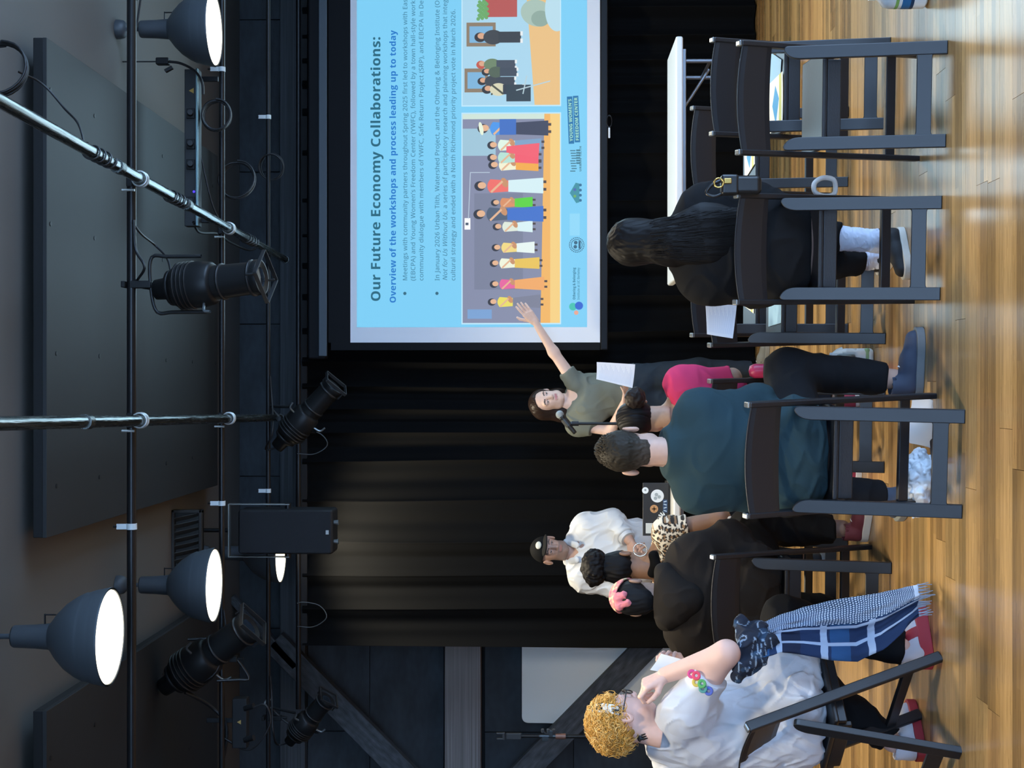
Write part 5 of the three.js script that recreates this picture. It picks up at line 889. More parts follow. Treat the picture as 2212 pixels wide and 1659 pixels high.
// ---- the person in the leopard top with a high bun ----
{
  const B = basis(0.35), J = { ...B, hip: P(-0.97, 0.57, 7.52), neck: P(-0.94, 0.985, 7.5), head: P(-0.962, 1.118, 7.52), shL: P(-1.09, 0.90, 7.55), shR: P(-0.775, 0.91, 7.44), elL: P(-1.12, 0.68, 7.6), wrL: P(-0.98, 0.62, 7.78), elR: P(-0.70, 0.635, 7.38), wrR: P(-0.66, 0.60, 7.6), hpL: P(-1.05, 0.55, 7.55), hpR: P(-0.87, 0.55, 7.5), knL: P(-0.95, 0.5, 7.95), anL: P(-0.98, 0.1, 7.9), knR: P(-0.7, 0.5, 7.9), anR: P(-0.75, 0.1, 7.85) };
  const t = person('seated person in a leopard print top with a high dark bun', J.hip), S = skeleton(J, { bulk: 1.0, arm: 1.12, neckR: 0.05 });
  const skin = [0.235, 0.125, 0.075], HF = V3(0.45, -0.1, -1).normalize(), HU = V3(0, 1, -0.12), head = headMesh(J.head, HF, HU, 0.98, skin);
  wear('body', bodyMesh(S, skin, head, [handMesh(J.wrL, P(0.06, 0, 0.1), V3(0, -1, 0), -1, skin), handMesh(J.wrR, P(0.02, 0, 0.1), V3(0, -1, 0), 1, skin)]), skinMat, t);
  const leopard = (x, y, z) => {
    const s = 33, u = (x + 0.6 * z) * s, v = y * s, iu = Math.floor(u), iv = Math.floor(v); let best = 9, bi = 0, dx = 0, dy = 0;
    for (let a = -1; a <= 1; a++) for (let b = -1; b <= 1; b++) { const h = Math.sin((iu + a) * 127.1 + (iv + b) * 311.7) * 43758.5453, r1 = h - Math.floor(h), h2 = Math.sin((iu + a) * 269.5 + (iv + b) * 183.3) * 43758.5453, r2 = h2 - Math.floor(h2); const px = u - iu - a - 0.2 - 0.6 * r1, py = v - iv - b - 0.2 - 0.6 * r2, d = Math.hypot(px, py) * (0.85 + 0.3 * r1); if (d < best) { best = d; dx = px; dy = py; bi = r2; } }
    const gap = Math.sin(Math.atan2(dy, dx) * 2 + bi * 20) > 0.72;
    return best < 0.2 ? [0.28, 0.16, 0.075] : best < 0.46 && !gap ? [0.016, 0.012, 0.01] : [0.72, 0.64, 0.5];
  };
  wear('top', garment(shirtGroups(S, J, { hem: P(0, 0.5, 0), neckline: P(-0.94, 0.965, 7.5), neckN: V3(-0.1, 1, 0.2).normalize(), sleeve: 0.4 }), 0.05, 0.014, 0.0036, folds(0.003, 8, 9, 8, 5), leopard), mat('#ffffff', 0.8, { vertexColors: true }), t);
  wear('under_strap', garment([{ bones: [bone(P(-0.985, 0.985, 7.44), P(-0.94, 0.965, 7.415), 0.02, 0.02), bone(P(-0.94, 0.965, 7.415), P(-0.895, 0.98, 7.42), 0.02, 0.02)] }], 0.02, 0.008, 0.005), cloth('#0d0d0e'), t);
  wear('trousers', garment(trouserGroups(S, J, 0.94, 0.94, P(0, 0.58, 0)), 0.06, 0.02, 0.011), cloth([0.01, 0.01, 0.011]), t);
  shoe(t, P(-0.75, 0, 7.8), Math.atan2(0.2, -1), '#222226', '#8a8a8a', { len: 0.25 }); shoe(t, P(-0.98, 0, 7.85), Math.atan2(0.1, -1), '#222226', '#8a8a8a', { len: 0.25 });
  const hf = (x, y, z) => { let d = ell(x, y, z, 0, 0.035, -0.012, 0.083, 0.095, 0.104); d = smax(d, z - 0.05 + 0.7 * Math.max(0, 0.03 - y), 0.006); d = smax(d, -(y + 0.055), 0.02); d = smin(d, ell(x, y, z, -0.01, 0.125, -0.03, 0.06, 0.05, 0.06), 0.05); return d + 0.004 * noise3(x * 55, y * 14, z * 55) ; };
  wear('hair', hairShell(J.head, HF, HU, 0.98, hf, [-0.1, -0.08, -0.135], [0.1, 0.18, 0.08], 0.0042), hairMat([0.006, 0.0055, 0.006], 0.6), t);
  const bn = (x, y, z) => ell(x, y, z, 0, 0, 0, 0.1, 0.072, 0.09) + 0.007 * noise3(x * 28 + 3 * noise3(x * 8, y * 8, z * 8), y * 22, z * 28) + 0.005 * noise3(x * 60, y * 50, z * 60), bg = netMesh(bn, V3(-0.12, -0.09, -0.11), V3(0.12, 0.09, 0.11), 0.0045), bp = at(1284, 1226, 7.5); bg.translate(bp.x, bp.y, bp.z);
  wear('hair_bun', bg, hairMat([0.0065, 0.0056, 0.006], 0.6), t);
  const ep = at(1383, 1188, 7.46), hoop = new THREE.TorusGeometry(0.036, 0.003, 6, 30); hoop.rotateY(0.5); hoop.translate(ep.x, ep.y, ep.z); wear('hoop_earring', hoop, mat('#d6cfc2', 0.25, { metalness: 0.8 }), t);
  // white ruffle along the arm
  const rf = []; for (let k = 0; k < 16; k++) { const f = k / 15, p = at(1540 + f * 70, 1148 - f * 42 + 6 * Math.sin(k * 2.1), 7.3 - f * 0.03); rf.push(new THREE.SphereGeometry(0.014, 7, 5).scale(1, 0.7 + 0.3 * Math.sin(k), 0.5).translate(p.x, p.y, p.z)); } wear('ruffle', merge(rf), cloth('#d8d5d0'), t);
}
// ---- the blond person in the white T shirt, turned to the right ----
{
  const B = basis(0.80), J = { ...B, hip: P(-1.355, 0.58, 5.675), neck: P(-1.385, 1.095, 5.62), head: P(-1.305, 1.235, 5.53), shL: P(-1.535, 1.01, 5.73), shR: P(-1.255, 1.01, 5.465), elL: P(-1.33, 0.83, 5.9), wrL: P(-1.17, 0.98, 5.8), elR: P(-1.01, 0.865, 5.345), wrR: P(-1.115, 1.085, 5.455), hpL: P(-1.36, 0.55, 5.79), hpR: P(-1.22, 0.55, 5.62), knL: P(-1.17, 0.52, 6.0), anL: P(-1.47, 0.12, 5.86), knR: P(-0.955, 0.57, 5.79), anR: P(-1.055, 0.12, 5.73) };
  const t = person('seated person with curly blond hair and a white T shirt turned to the right', J.hip), S = skeleton(J, { bulk: 1.1, arm: 1.14, leg: 1.05, belly: 0.03 });
  const skin = [0.70, 0.44, 0.36], HF = V3(0.88, -0.16, -0.45).normalize(), HU = V3(0.1, 1, -0.05), head = headMesh(J.head, HF, HU, 1.0, skin, { cell: 0.0033 });
  const hd = at(1392, 1490, 5.42).sub(J.wrR);
  wear('body', bodyMesh(S, skin, head, [handMesh(J.wrL, V3(0.08, 0.06, 0.03), V3(-0.3, 0.3, 0.9), -1, skin), handMesh(J.wrR, V3(-0.35, 0.75, 0.1), V3(-0.8, -0.3, -0.3), 1, skin, [[0.5, 1.2, 0.8], [0.75, 1.3, 0.8], [0.95, 1.3, 0.9], [1.1, 1.3, 0.9]], 0.5, 1.0)], 0.009), skinMat, t);
  S.torso.push(bone(J.hip.clone().add(V3(0, 0.0, 0)), J.hip.clone().addScaledVector(J.F, 0.2), 0.14, 0.125), bone(J.hpR.clone().add(V3(0, 0.03, 0)), J.hpR.clone().lerp(J.knR, 0.4).add(V3(0.01, 0.03, 0)), 0.122, 0.112), bone(J.hip.clone().lerp(J.neck, 0.3), J.hip.clone().lerp(J.neck, 0.26).addScaledVector(J.F, 0.13), 0.13, 0.13));
  const fold = (x, y, z) => folds(0.003, 13, 9, 13, 8)(x + y * 0.5, y, z) + folds(0.003, 6, 5, 6, 2)(x - y * 0.3, y, z) + sstep(0.85, 0.6, y) * folds(0.005, 14, 5, 14, 14)(x - y * 0.5, y, z);
  wear('tee_shirt', garment(shirtGroups(S, J, { hem: P(0, 0.462, 0), neckline: P(-1.35, 1.125, 5.575), neckN: V3(0.25, 1, -0.1).normalize(), sleeve: 0.62, collar: true }), 0.06, 0.016, 0.0075, fold), cloth('#d3d5dc'), t);
  // bright bubble letters across the sleeve
  { const q = J.shR.clone().lerp(J.elR, 0.47), n = V3(0.25, 0.35, 0.9).normalize(), ax = J.elR.clone().sub(J.shR).normalize(), sd = n.clone().cross(ax).normalize(), R0 = 0.086; const cs = [['#c9407f', -0.044, 0.006], ['#d8405f', -0.024, 0.016], ['#c9b04a', -0.008, -0.004], ['#4f9a55', 0.012, 0.008], ['#4a8f8a', 0.025, -0.004], ['#4658a8', 0.046, 0.004]];
    for (const [c, u, v] of cs) { const p = q.clone().addScaledVector(sd, -u).addScaledVector(ax, v).addScaledVector(n, Math.sqrt(R0 * R0 - u * u) - 0.004), g = new THREE.TorusGeometry(0.0115, 0.0058, 8, 18); g.scale(1, 1, 0.4); g.applyQuaternion(new THREE.Quaternion().setFromUnitVectors(V3(0, 0, 1), n)); g.translate(p.x, p.y, p.z); wear('sleeve_print', g, mat(c, 0.6), t); } }
  wear('trousers', garment(trouserGroups(S, J, 0.97, 1.0, P(0, 0.5, 0)), 0.06, 0.02, 0.009, folds(0.005, 7, 8, 7, 6)), cloth([0.009, 0.0095, 0.0115]), t);
  shoe(t, P(-1.10, 0, 5.715), Math.atan2(0.8, -0.6), '#cbc9d3', '#a8303c', { len: 0.285, band: '#a12a38', lace: '#a12a38', soleH: 0.042 }); shoe(t, P(-1.5, 0, 5.83), Math.atan2(0.6, -0.6), '#cfcfd8', '#a8303c', { len: 0.27, soleH: 0.03 });
  // curls
  const fr = frame(J.head, HF, HU, 1.0), L1 = [], L2 = [];
  const hf = (x, y, z) => { let d = ell(x, y, z, 0, 0.036, -0.02, 0.09, 0.098, 0.108); d = smax(d, z - 0.062 + 1.0 * Math.max(0, 0.03 - y), 0.01); d = smax(d, -(y + 0.055 + 0.35 * (z + 0.05)), 0.015); if (Math.abs(x) > 0.055) d = smax(d, -(y - 0.025 - 0.6 * (z + 0.03)) - 0.02, 0.008); return d + 0.008 * noise3(x * 45, y * 45, z * 45); };
  wear('hair', hairShell(J.head, HF, HU, 1, hf, [-0.11, -0.1, -0.145], [0.11, 0.16, 0.1], 0.0045), hairMat('#a5803f', 0.65), t);
  let tries = 0;
  while (L1.length + L2.length < 1700 && tries++ < 14000) {
    const a = rr(-Math.PI, Math.PI), e = rr(-0.75, 1.5), n = V3(Math.cos(e) * Math.sin(a), Math.sin(e), Math.cos(e) * Math.cos(a)), x = n.x * 0.09, y = 0.036 + n.y * 0.098, z = -0.02 + n.z * 0.108;
    if (hf(x * 0.985, y * 0.985, z * 0.985) > 0.004) continue;
    const u = V3(rr(-1, 1), rr(-1, 1), rr(-1, 1)).cross(n).normalize(), v = n.clone().cross(u), r = rr(0.009, 0.02), turns = rr(0.3, 0.75), h = rr(0.006, 0.022), pts = [];
    for (let i = 0; i < 8; i++) { const f = i / 7, q = f * turns * 2 * Math.PI; pts.push(fr.w(x + u.x * r * (Math.cos(q) - 1) + v.x * r * Math.sin(q) + n.x * h * f, y + u.y * r * (Math.cos(q) - 1) + v.y * r * Math.sin(q) + n.y * h * f, z + u.z * r * (Math.cos(q) - 1) + v.z * r * Math.sin(q) + n.z * h * f)); }
    (rnd() < 0.6 ? L1 : L2).push({ pts, r: rr(0.0017, 0.0034), r1: 0.3 });
  }
  wear('curls', locks(L1), hairMat('#cf9f50', 0.5), t); wear('pale_curls', locks(L2), hairMat('#e6c07a', 0.5), t);
  // glasses, patterned headband, claw clip at the nape
  const gl = []; for (const s of [-1, 1]) { const r = new THREE.TorusGeometry(0.02, 0.0028, 6, 20); r.translate(s * 0.031, 0.006, 0.104); gl.push(r); gl.push(cyl([s * 0.052, 0.01, 0.1], [s * 0.082, 0.012, 0.0], 0.0024)); } gl.push(cyl([-0.011, 0.008, 0.106], [0.011, 0.008, 0.106], 0.0026)); const gg = merge(gl); gg.applyMatrix4(fr.m); wear('glasses', gg, mat('#1a1816', 0.3), t);
  const bd = (x, y, z) => { const e = ell(x, y, z, 0, 0.036, -0.018, 0.099, 0.112, 0.12); let d = smax(e, -(e + 0.012), 0.004); return smax(d, Math.abs(z - 0.008 - 0.05 * y) - 0.02, 0.004); }, bg = hairShell(J.head, HF, HU, 1, (x, y, z) => smax(bd(x, y, z), 0.02 - y, 0.004), [-0.12, 0, -0.06], [0.12, 0.17, 0.08], 0.0045, (x, y, z) => noise3(x * 40, y * 40, z * 40) > 0.08 ? [0.7, 0.7, 0.66] : [0.015, 0.015, 0.016]); wear('headband', bg, mat('#ffffff', 0.7, { vertexColors: true }), t);
  const cl = merge([box(0.026, 0.03, 0.016, [0, 0, 0], null, 0.005), ...[-1, 0, 1].map(k => box(0.005, 0.03, 0.01, [k * 0.009, -0.018, 0.008], [0.4, 0, 0], 0.002)), box(0.03, 0.006, 0.02, [0, 0.008, 0.006], null, 0.003)]), cp = at(1384, 1592, 5.47); cl.rotateZ(0.3); cl.translate(cp.x, cp.y, cp.z); wear('hair_clip', cl, mat('#16120f', 0.25), t);
}
// ---- the presenter pointing at the screen ----
{
  const B = basis(Math.PI - 0.3), J = { ...B, hip: P(-0.055, 0.93, 9.95), neck: P(-0.135, 1.385, 9.95), head: P(-0.122, 1.535, 9.915), shR: P(-0.283, 1.325, 9.96), shL: P(-0.0, 1.335, 9.90), elL: P(0.222, 1.49, 9.86), wrL: P(0.43, 1.618, 9.80), elR: P(-0.325, 1.09, 9.9), wrR: P(-0.13, 1.01, 9.735), hpR: P(-0.125, 0.88, 9.96), hpL: P(0.03, 0.88, 9.93), knR: P(-0.11, 0.49, 9.95), anR: P(-0.13, 0.09, 9.99), knL: P(0.095, 0.49, 9.88), anL: P(0.1, 0.09, 9.93) };
  const t = person('standing presenter in an olive top pointing up at the projection screen', J.hip), S = skeleton(J, { bulk: 0.95, arm: 0.88, leg: 1.02, neckR: 0.046 });
  const skin = [0.68, 0.47, 0.385], HF = V3(0.36, -0.12, 1).normalize(), HU = V3(-0.14, 1, 0.05), head = headMesh(J.head, HF, HU, 1.0, skin, { cell: 0.003, eyeOpen: 0.004, lip: [0.5, 0.2, 0.19] });
  const spread = [[0.05, 0.1, 0.1], [0.0, 0.1, 0.1], [0.1, 0.15, 0.1], [0.2, 0.2, 0.1]];
  wear('body', bodyMesh(S, skin, head, [handMesh(J.wrL, V3(0.115, 0.1, 0.05), V3(0.3, 0.1, -1), 1, skin, spread, -0.4, 0.95), handMesh(J.wrR, V3(0.1, -0.015, 0.05), V3(0.1, 0.9, -0.4), -1, skin, [[0.15, 0.3, 0.2], [0.2, 0.3, 0.2], [0.25, 0.3, 0.2], [0.3, 0.3, 0.2]], 0.2, 0.9)], 0.0095), skinMat, t);
  const vneck = (x, y, z) => { const cx = (x + 0.10) * 0.95 + (z + 9.84) * 0.3, dy = y - 1.27; return Math.max(-(dy - 1.15 * Math.abs(cx)), 0); };
  const gT = shirtGroups(S, J, { hem: P(0, 0.925, 0), neckline: P(-0.135, 1.405, 9.95), sleeve: 0.42 }); gT[0].cuts.push([P(-0.10, 1.31, 9.86), V3(0.25, 0.62, 0.74).normalize()]);
  wear('top', garment(gT, 0.045, 0.018, 0.0065, folds(0.004, 10, 7, 10, 3)), cloth('#6f746b'), t);
  wear('trousers', garment(trouserGroups(S, J, 0.93, 0.9, P(0, 0.975, 0)), 0.05, 0.016, 0.009, folds(0.003, 8, 8, 8)), cloth('#2b343d'), t);
  shoe(t, P(0.085, 0, 9.94), Math.atan2(0.85, 0.35), '#7d7b70', '#8a887e', { len: 0.245, stripe: '#101010', lace: '#cfcabd' }); shoe(t, P(-0.14, 0, 9.99), Math.atan2(0.2, 0.98), '#7d7b70', '#8a887e', { len: 0.245, stripe: '#101010' });
  const fr = frame(J.head, HF, HU, 1), inv = fr.m.clone().invert(), q = V3(), hb = [bone(fr.w(-0.05, 0.03, -0.05), fr.w(-0.075, -0.1, -0.055), 0.065, 0.055), bone(fr.w(-0.075, -0.1, -0.055), fr.w(-0.09, -0.2, -0.05), 0.055, 0.03), bone(fr.w(0.045, 0.03, -0.05), fr.w(0.05, -0.1, -0.075), 0.06, 0.05), bone(fr.w(0.05, -0.1, -0.075), fr.w(0.03, -0.22, -0.08), 0.05, 0.035)], hj = joined(hb, 0.05);
  const hf = (x, y, z) => { q.set(x, y, z).applyMatrix4(inv); const ax = Math.abs(q.x); let d = ell(q.x, q.y, q.z, 0, 0.034, -0.022, 0.088, 0.096, 0.103); d = smax(d, q.z - 0.05 - 0.25 * Math.max(0, q.y - 0.05) + 1.1 * Math.max(0, 0.085 - q.y) * (ax < 0.05 ? 1 : 0.45), 0.008); let e = smin(d, hj(x, y, z), 0.04); e = smax(e, -(ell(q.x, q.y, q.z, 0.006, -0.025, 0.07, 0.067, 0.095, 0.07)), 0.006); return e + 0.0025 * noise3(x * 70, y * 8, z * 70); };
  wear('hair', netMesh(hf, V3(-0.36, 1.25, -10.12), V3(0.05, 1.72, -9.78), 0.0048), hairMat([0.025, 0.0145, 0.011], 0.4), t);
}
// ---- the standing man in white with the black cap ----
{
  const B = basis(Math.PI - 0.1), J = { ...B, hip: P(-1.16, 0.93, 9.78), neck: P(-1.16, 1.365, 9.78), head: P(-1.135, 1.515, 9.735), shR: P(-1.335, 1.275, 9.79), shL: P(-0.985, 1.26, 9.77), elL: P(-0.945, 1.085, 9.74), wrL: P(-1.06, 0.975, 9.585), elR: P(-1.385, 1.06, 9.76), wrR: P(-1.2, 0.97, 9.59), hpR: P(-1.25, 0.88, 9.78), hpL: P(-1.07, 0.88, 9.78), knR: P(-1.26, 0.49, 9.78), anR: P(-1.27, 0.09, 9.82), knL: P(-1.07, 0.49, 9.78), anL: P(-1.06, 0.09, 9.82) };
  const t = person('standing man in a loose white shirt and black cap behind the laptop', J.hip), S = skeleton(J, { bulk: 1.08, arm: 1.2 });
  const skin = [0.46, 0.275, 0.205], HF = V3(0.34, -0.24, 1).normalize(), HU = V3(0.12, 1, 0.12), head = headMesh(J.head, HF, HU, 1.03, skin, { cell: 0.003, stubble: 0.5, eyeOpen: 0.0032 });
  wear('body', bodyMesh(S, skin, head, [handMesh(J.wrL, V3(-0.09, -0.015, 0.06), V3(-0.1, -0.6, -0.5), 1, skin, undefined, 0.4, 1.0), handMesh(J.wrR, V3(0.09, -0.02, 0.05), V3(0.1, -0.6, -0.5), -1, skin, undefined, 0.4, 1.0)], 0.011), skinMat, t);
  const gT = shirtGroups(S, J, { hem: P(0, 0.74, 0), neckline: P(-1.155, 1.4, 9.78), sleeve: 1.72 }); gT[0].cuts.push([P(-1.13, 1.285, 9.68), V3(0.12, 0.55, 0.82).normalize()]);
  wear('shirt', garment(gT, 0.06, 0.026, 0.0068, (x, y, z) => folds(0.0042, 15, 7, 15, 12)(x + y * .3, y, z)), cloth('#cdcfd1'), t);
  for (const s of [-1, 1]) wear('collar', garment([{ bones: [bone(P(-1.157 + s * 0.02, 1.408, 9.835), P(-1.155 + s * 0.068, 1.402, 9.77), 0.015, 0.017), bone(P(-1.155 + s * 0.068, 1.402, 9.77), P(-1.145 + s * 0.05, 1.335, 9.665), 0.017, 0.02, { n: V3(0, 0.6, 0.8), f: 2 })] }], 0.02, 0.003, 0.005), cloth('#cdcfd1'), t);
  for (const [w, e] of [[J.wrL, J.elL], [J.wrR, J.elR]]) wear('cuff', cyl(w.clone().lerp(e, 0.12), w.clone().lerp(e, 0.4), 0.053, 0.058, 20), cloth('#cbced2'), t);
  wear('trousers', garment(trouserGroups(S, J, 0.95, 0.95, P(0, 0.97, 0)), 0.05, 0.016, 0.011), cloth('#23262b'), t);
  shoe(t, P(-1.06, 0, 9.84), 0.1, '#2a2a2c', '#999999'); shoe(t, P(-1.27, 0, 9.84), -0.1, '#2a2a2c', '#999999');
  const cap = (x, y, z) => { const e = ell(x, y, z, 0, 0.03, -0.012, 0.088, 0.1, 0.11); return smax(smax(e, -(y - 0.045 - 0.12 * z), 0.004), -(e + 0.02), 0.004); };
  wear('cap', hairShell(J.head, HF, HU, 1.03, cap, [-0.11, 0.0, -0.14], [0.11, 0.15, 0.12], 0.0042), cloth('#121315'), t);
  const fr = frame(J.head, HF, HU, 1.03), br = new THREE.SphereGeometry(1, 24, 12); br.scale(0.074, 0.012, 0.062); br.translate(0, 0.06, 0.105); br.applyMatrix4(fr.m); wear('cap_brim', br, cloth('#17181a'), t);
  const bd = new THREE.SphereGeometry(1, 14, 10); bd.scale(0.026, 0.02, 0.01); bd.rotateX(-0.5); bd.translate(-0.0, 0.097, 0.086); bd.applyMatrix4(fr.m); wear('cap_badge', bd, mat('#d8d4c2', 0.6), t);
}

// ================= SMALL THINGS =================
// a thin sheet through a grid of points (rows of Vector3), with a back side and an edge
function sheet(rows, thick = 0.0015) {
  const R = rows.length, C = rows[0].length, pos = [], uv = [], idx = [], flat = rows.flat(), tmp = new THREE.BufferGeometry();
  flat.forEach((p, k) => { pos.push(p.x, p.y, p.z); uv.push((k % C) / (C - 1), 1 - Math.floor(k / C) / (R - 1)); });
  for (let j = 0; j < R - 1; j++) for (let i = 0; i < C - 1; i++) { const a = j * C + i; idx.push(a, a + C, a + 1, a + 1, a + C, a + C + 1); }
  tmp.setAttribute('position', new THREE.Float32BufferAttribute(pos, 3)); tmp.setIndex(idx); tmp.computeVertexNormals(); const n = tmp.attributes.normal, N = flat.length;
  for (let k = 0; k < N; k++) { pos.push(pos[3 * k] - n.getX(k) * thick, pos[3 * k + 1] - n.getY(k) * thick, pos[3 * k + 2] - n.getZ(k) * thick); uv.push(uv[2 * k], uv[2 * k + 1]); }
  const M = idx.length; for (let k = 0; k < M; k += 3) idx.push(idx[k] + N, idx[k + 2] + N, idx[k + 1] + N);
  const rim = (a, b) => idx.push(a, b, a + N, b, b + N, a + N); for (let i = 0; i < C - 1; i++) { rim(i, i + 1); rim((R - 1) * C + i + 1, (R - 1) * C + i); } for (let j = 0; j < R - 1; j++) { rim((j + 1) * C, j * C); rim(j * C + C - 1, (j + 1) * C + C - 1); }
  const g = new THREE.BufferGeometry(); g.setAttribute('position', new THREE.Float32BufferAttribute(pos, 3)); g.setAttribute('uv', new THREE.Float32BufferAttribute(uv, 2)); g.setIndex(idx); g.computeVertexNormals(); return g;
}
function quadSheet(a, b, c, d, bend = 0.01, n = 8) {   // a top left, b top right, c bottom right, d bottom left
  const nor = b.clone().sub(a).cross(d.clone().sub(a)).normalize(), rows = [];
  for (let j = 0; j <= n; j++) { const row = []; for (let i = 0; i <= n; i++) { const u = i / n, v = j / n, p = a.clone().lerp(b, u).lerp(d.clone().lerp(c, u), v); row.push(p.addScaledVector(nor, bend * (4 * u * (1 - u) - 0.6 * v * (1 - v)))); } rows.push(row); }
  return sheet(rows);
}
const pageTex = canvasTex(256, 360, (g) => { g.fillStyle = '#cfd1d8'; g.fillRect(0, 0, 256, 360); g.fillStyle = '#a9b0c4'; for (let k = 0; k < 26; k++) g.fillRect(24, 30 + k * 12, 120 + ((k * 67) % 90), 3); });
const mPage = mat('#ffffff', 0.7, { map: pageTex, side: THREE.DoubleSide }), mWhitePaper = mat('#d6d8dc', 0.7, { side: THREE.DoubleSide });
solo('paper_sheet', quadSheet(at(1288, 841 - 22, 9.62), at(1289, 782, 9.66), at(1372, 787, 9.6), at(1366, 838, 9.55), 0.012), mPage, 'printed white sheet held by the presenter', 'paper');
solo('paper_sheet', quadSheet(at(1404, 1447, 5.68), at(1428, 1412, 5.7), at(1475, 1425, 5.66), at(1470, 1460, 5.64), 0.006), mWhitePaper, 'white booklet held up by the blond person', 'paper');
solo('paper_sheet', quadSheet(at(1527, 722, 6.52), at(1524, 657, 6.5), at(1592, 655, 6.53), at(1583, 731, 6.5), 0.008), mPage, 'white printed booklet draped over the back of an empty chair', 'paper');
// flyers lying on empty seats
const flyerTex = canvasTex(256, 256, (g) => { g.fillStyle = '#f2efe0'; g.fillRect(0, 0, 256, 256); g.fillStyle = '#d9d86a'; g.fillRect(0, 190, 256, 40); g.fillStyle = '#3f9ad0'; g.beginPath(); g.moveTo(20, 130); g.lineTo(128, 60); g.lineTo(220, 120); g.lineTo(140, 185); g.fill(); });
const mFlyer = mat('#ffffff', 0.6, { map: flyerTex }), mBlueFlyer = mat('#9cc4dd', 0.6);
function onSeat(c, dx, dz, w, h, m, label, lift = 0, turn = 0) {
  const S = V3(dx, 0, dz).applyAxisAngle(UPV, c.rotation.y).add(c.position), rows = [];
  for (let j = 0; j <= 6; j++) { const row = []; for (let i = 0; i <= 6; i++) { const u = i / 6 - 0.5, v = j / 6 - 0.5, q = V3(u * w, 0, v * h).applyAxisAngle(UPV, turn + c.rotation.y); row.push(V3(S.x + q.x, 0.461 + lift - (dz + 0.095 + v * h * Math.cos(turn)) * 0.05 + 0.004 * u * u, S.z + q.z)); } rows.push(row); }
  return solo('flyer', sheet(rows, 0.0015), m, label, 'paper');
}
onSeat(SEAT.c5, -0.05, -0.06, 0.24, 0.3, mFlyer, 'white flyer with a blue diamond lying on the second row chair', 0.006, 0.05);
onSeat(SEAT.c5, 0.08, -0.12, 0.2, 0.26, mBlueFlyer, 'pale blue flyer under the diamond flyer on the second row chair', 0.001, -0.3);
onSeat(SEAT.c6, 0.0, -0.08, 0.2, 0.28, mFlyer, 'blue and white flyer on the third row chair beside the handbag', 0.001, 0.2);
onSeat(SEAT.c8, 0.02, -0.08, 0.2, 0.27, mFlyer, 'blue and white flyer on the third row chair beyond the booklet', 0.001, -0.15);
onSeat(SEAT.c7, -0.02, -0.06, 0.21, 0.28, mBlueFlyer, 'pale blue sheet on the seat of the chair with the booklet', 0.001, 0.1);
// handbag hung at the right of the long haired person's chair
{
  const p = at(1592, 400, 5.62), t = thing('handbag', 'black leather handbag with gold buckle hanging on the chair back', 'bag', [p.x, p.y, p.z]);
  const mLe = mat([0.012, 0.0125, 0.014], 0.35), mGold = mat('#c9a860', 0.25, { metalness: 0.9 });
  part('pouch', new RoundedBoxGeometry(0.075, 0.15, 0.05, 4, 0.02).translate(0, -0.02, 0), mLe, t); part('flap', new RoundedBoxGeometry(0.08, 0.07, 0.058, 3, 0.012).translate(0, 0.03, 0), mLe, t);
  part('strap', tube([[-0.03, 0.05, 0], [-0.045, 0.09, 0.005], [-0.03, 0.12, 0.0], [0.0, 0.1, 0], [0.02, 0.06, 0]], 0.007, 24), mLe, t);
  const b = new THREE.TorusGeometry(0.018, 0.004, 6, 20); b.translate(0.005, 0.075, 0.03); part('buckle', b, mGold, t); part('clasp', box(0.022, 0.03, 0.008, [0.012, 0.04, 0.033]), mGold, t);
}
// white strap loop hung on the leg of the long haired person's chair
{
  const o = at(1778, 404, 5.86), g = tube([[-0.03, -0.045, -0.01], [-0.036, 0.0, 0], [-0.02, 0.036, 0.012], [0.012, 0.038, 0.014], [0.036, 0.005, 0.004], [0.03, -0.045, -0.01], [0, -0.055, -0.02]], 0.0105, 40, 8, true); g.translate(o.x, o.y, o.z);
  solo('strap_loop', g, mat('#d9d6d2', 0.7), 'white strap loop hanging on the leg of the long haired person\'s chair', 'strap');
}
// white jug at the right edge, carton behind the man's leg
{
  const d = 5.8, t = thing('white_jug', 'white bottle with a blue label on the floor at the right edge', 'bottle', [1.585, 0, -d]);
  part('bottle_body', lathe([[0, 0.002], [0.055, 0.002], [0.062, 0.012], [0.062, 0.15], [0.055, 0.175], [0.03, 0.195], [0.026, 0.21], [0, 0.21]], 32), mat('#e6ecef', 0.3), t);
  part('label_band', lathe([[0.0625, 0.07], [0.0632, 0.071], [0.0632, 0.104], [0.0625, 0.105]], 32), mat('#2a6ea8', 0.4), t); part('label_stripe', lathe([[0.0627, 0.058], [0.0634, 0.059], [0.0634, 0.071], [0.0627, 0.072]], 32), mat('#183a5c', 0.4), t);
  part('green_mark', lathe([[0.0625, 0.118], [0.0632, 0.119], [0.0632, 0.13], [0.0625, 0.131]], 32), mat('#8fc46a', 0.4), t); part('screw_cap', cyl([0, 0.208, 0], [0, 0.232, 0], 0.03, 0.028, 24), mat('#dfe6e8', 0.4), t);
}
{
  const d = 6.75, p = at(1880, 770, d), t = thing('plastic_jug', 'white and green plastic jug on the floor behind the dark trouser leg', 'jug', [p.x, 0, -d]);
  part('jug_body', new RoundedBoxGeometry(0.075, 0.15, 0.1, 4, 0.02).translate(0, 0.077, 0), mat('#cfd6d2', 0.35), t); part('shoulder', lathe([[0.045, 0.145], [0.035, 0.17], [0.018, 0.19], [0.018, 0.2], [0, 0.2]], 20), mat('#cfd6d2', 0.35), t);
  part('label_band', new RoundedBoxGeometry(0.077, 0.03, 0.102, 3, 0.012).translate(0, 0.035, 0), mat('#88a876', 0.5), t); part('handle', tube([[0.0, 0.165, 0.03], [0.0, 0.16, 0.065], [0.0, 0.12, 0.068], [0.0, 0.1, 0.052]], 0.011, 16, 8), mat('#6d7a78', 0.4), t);
}
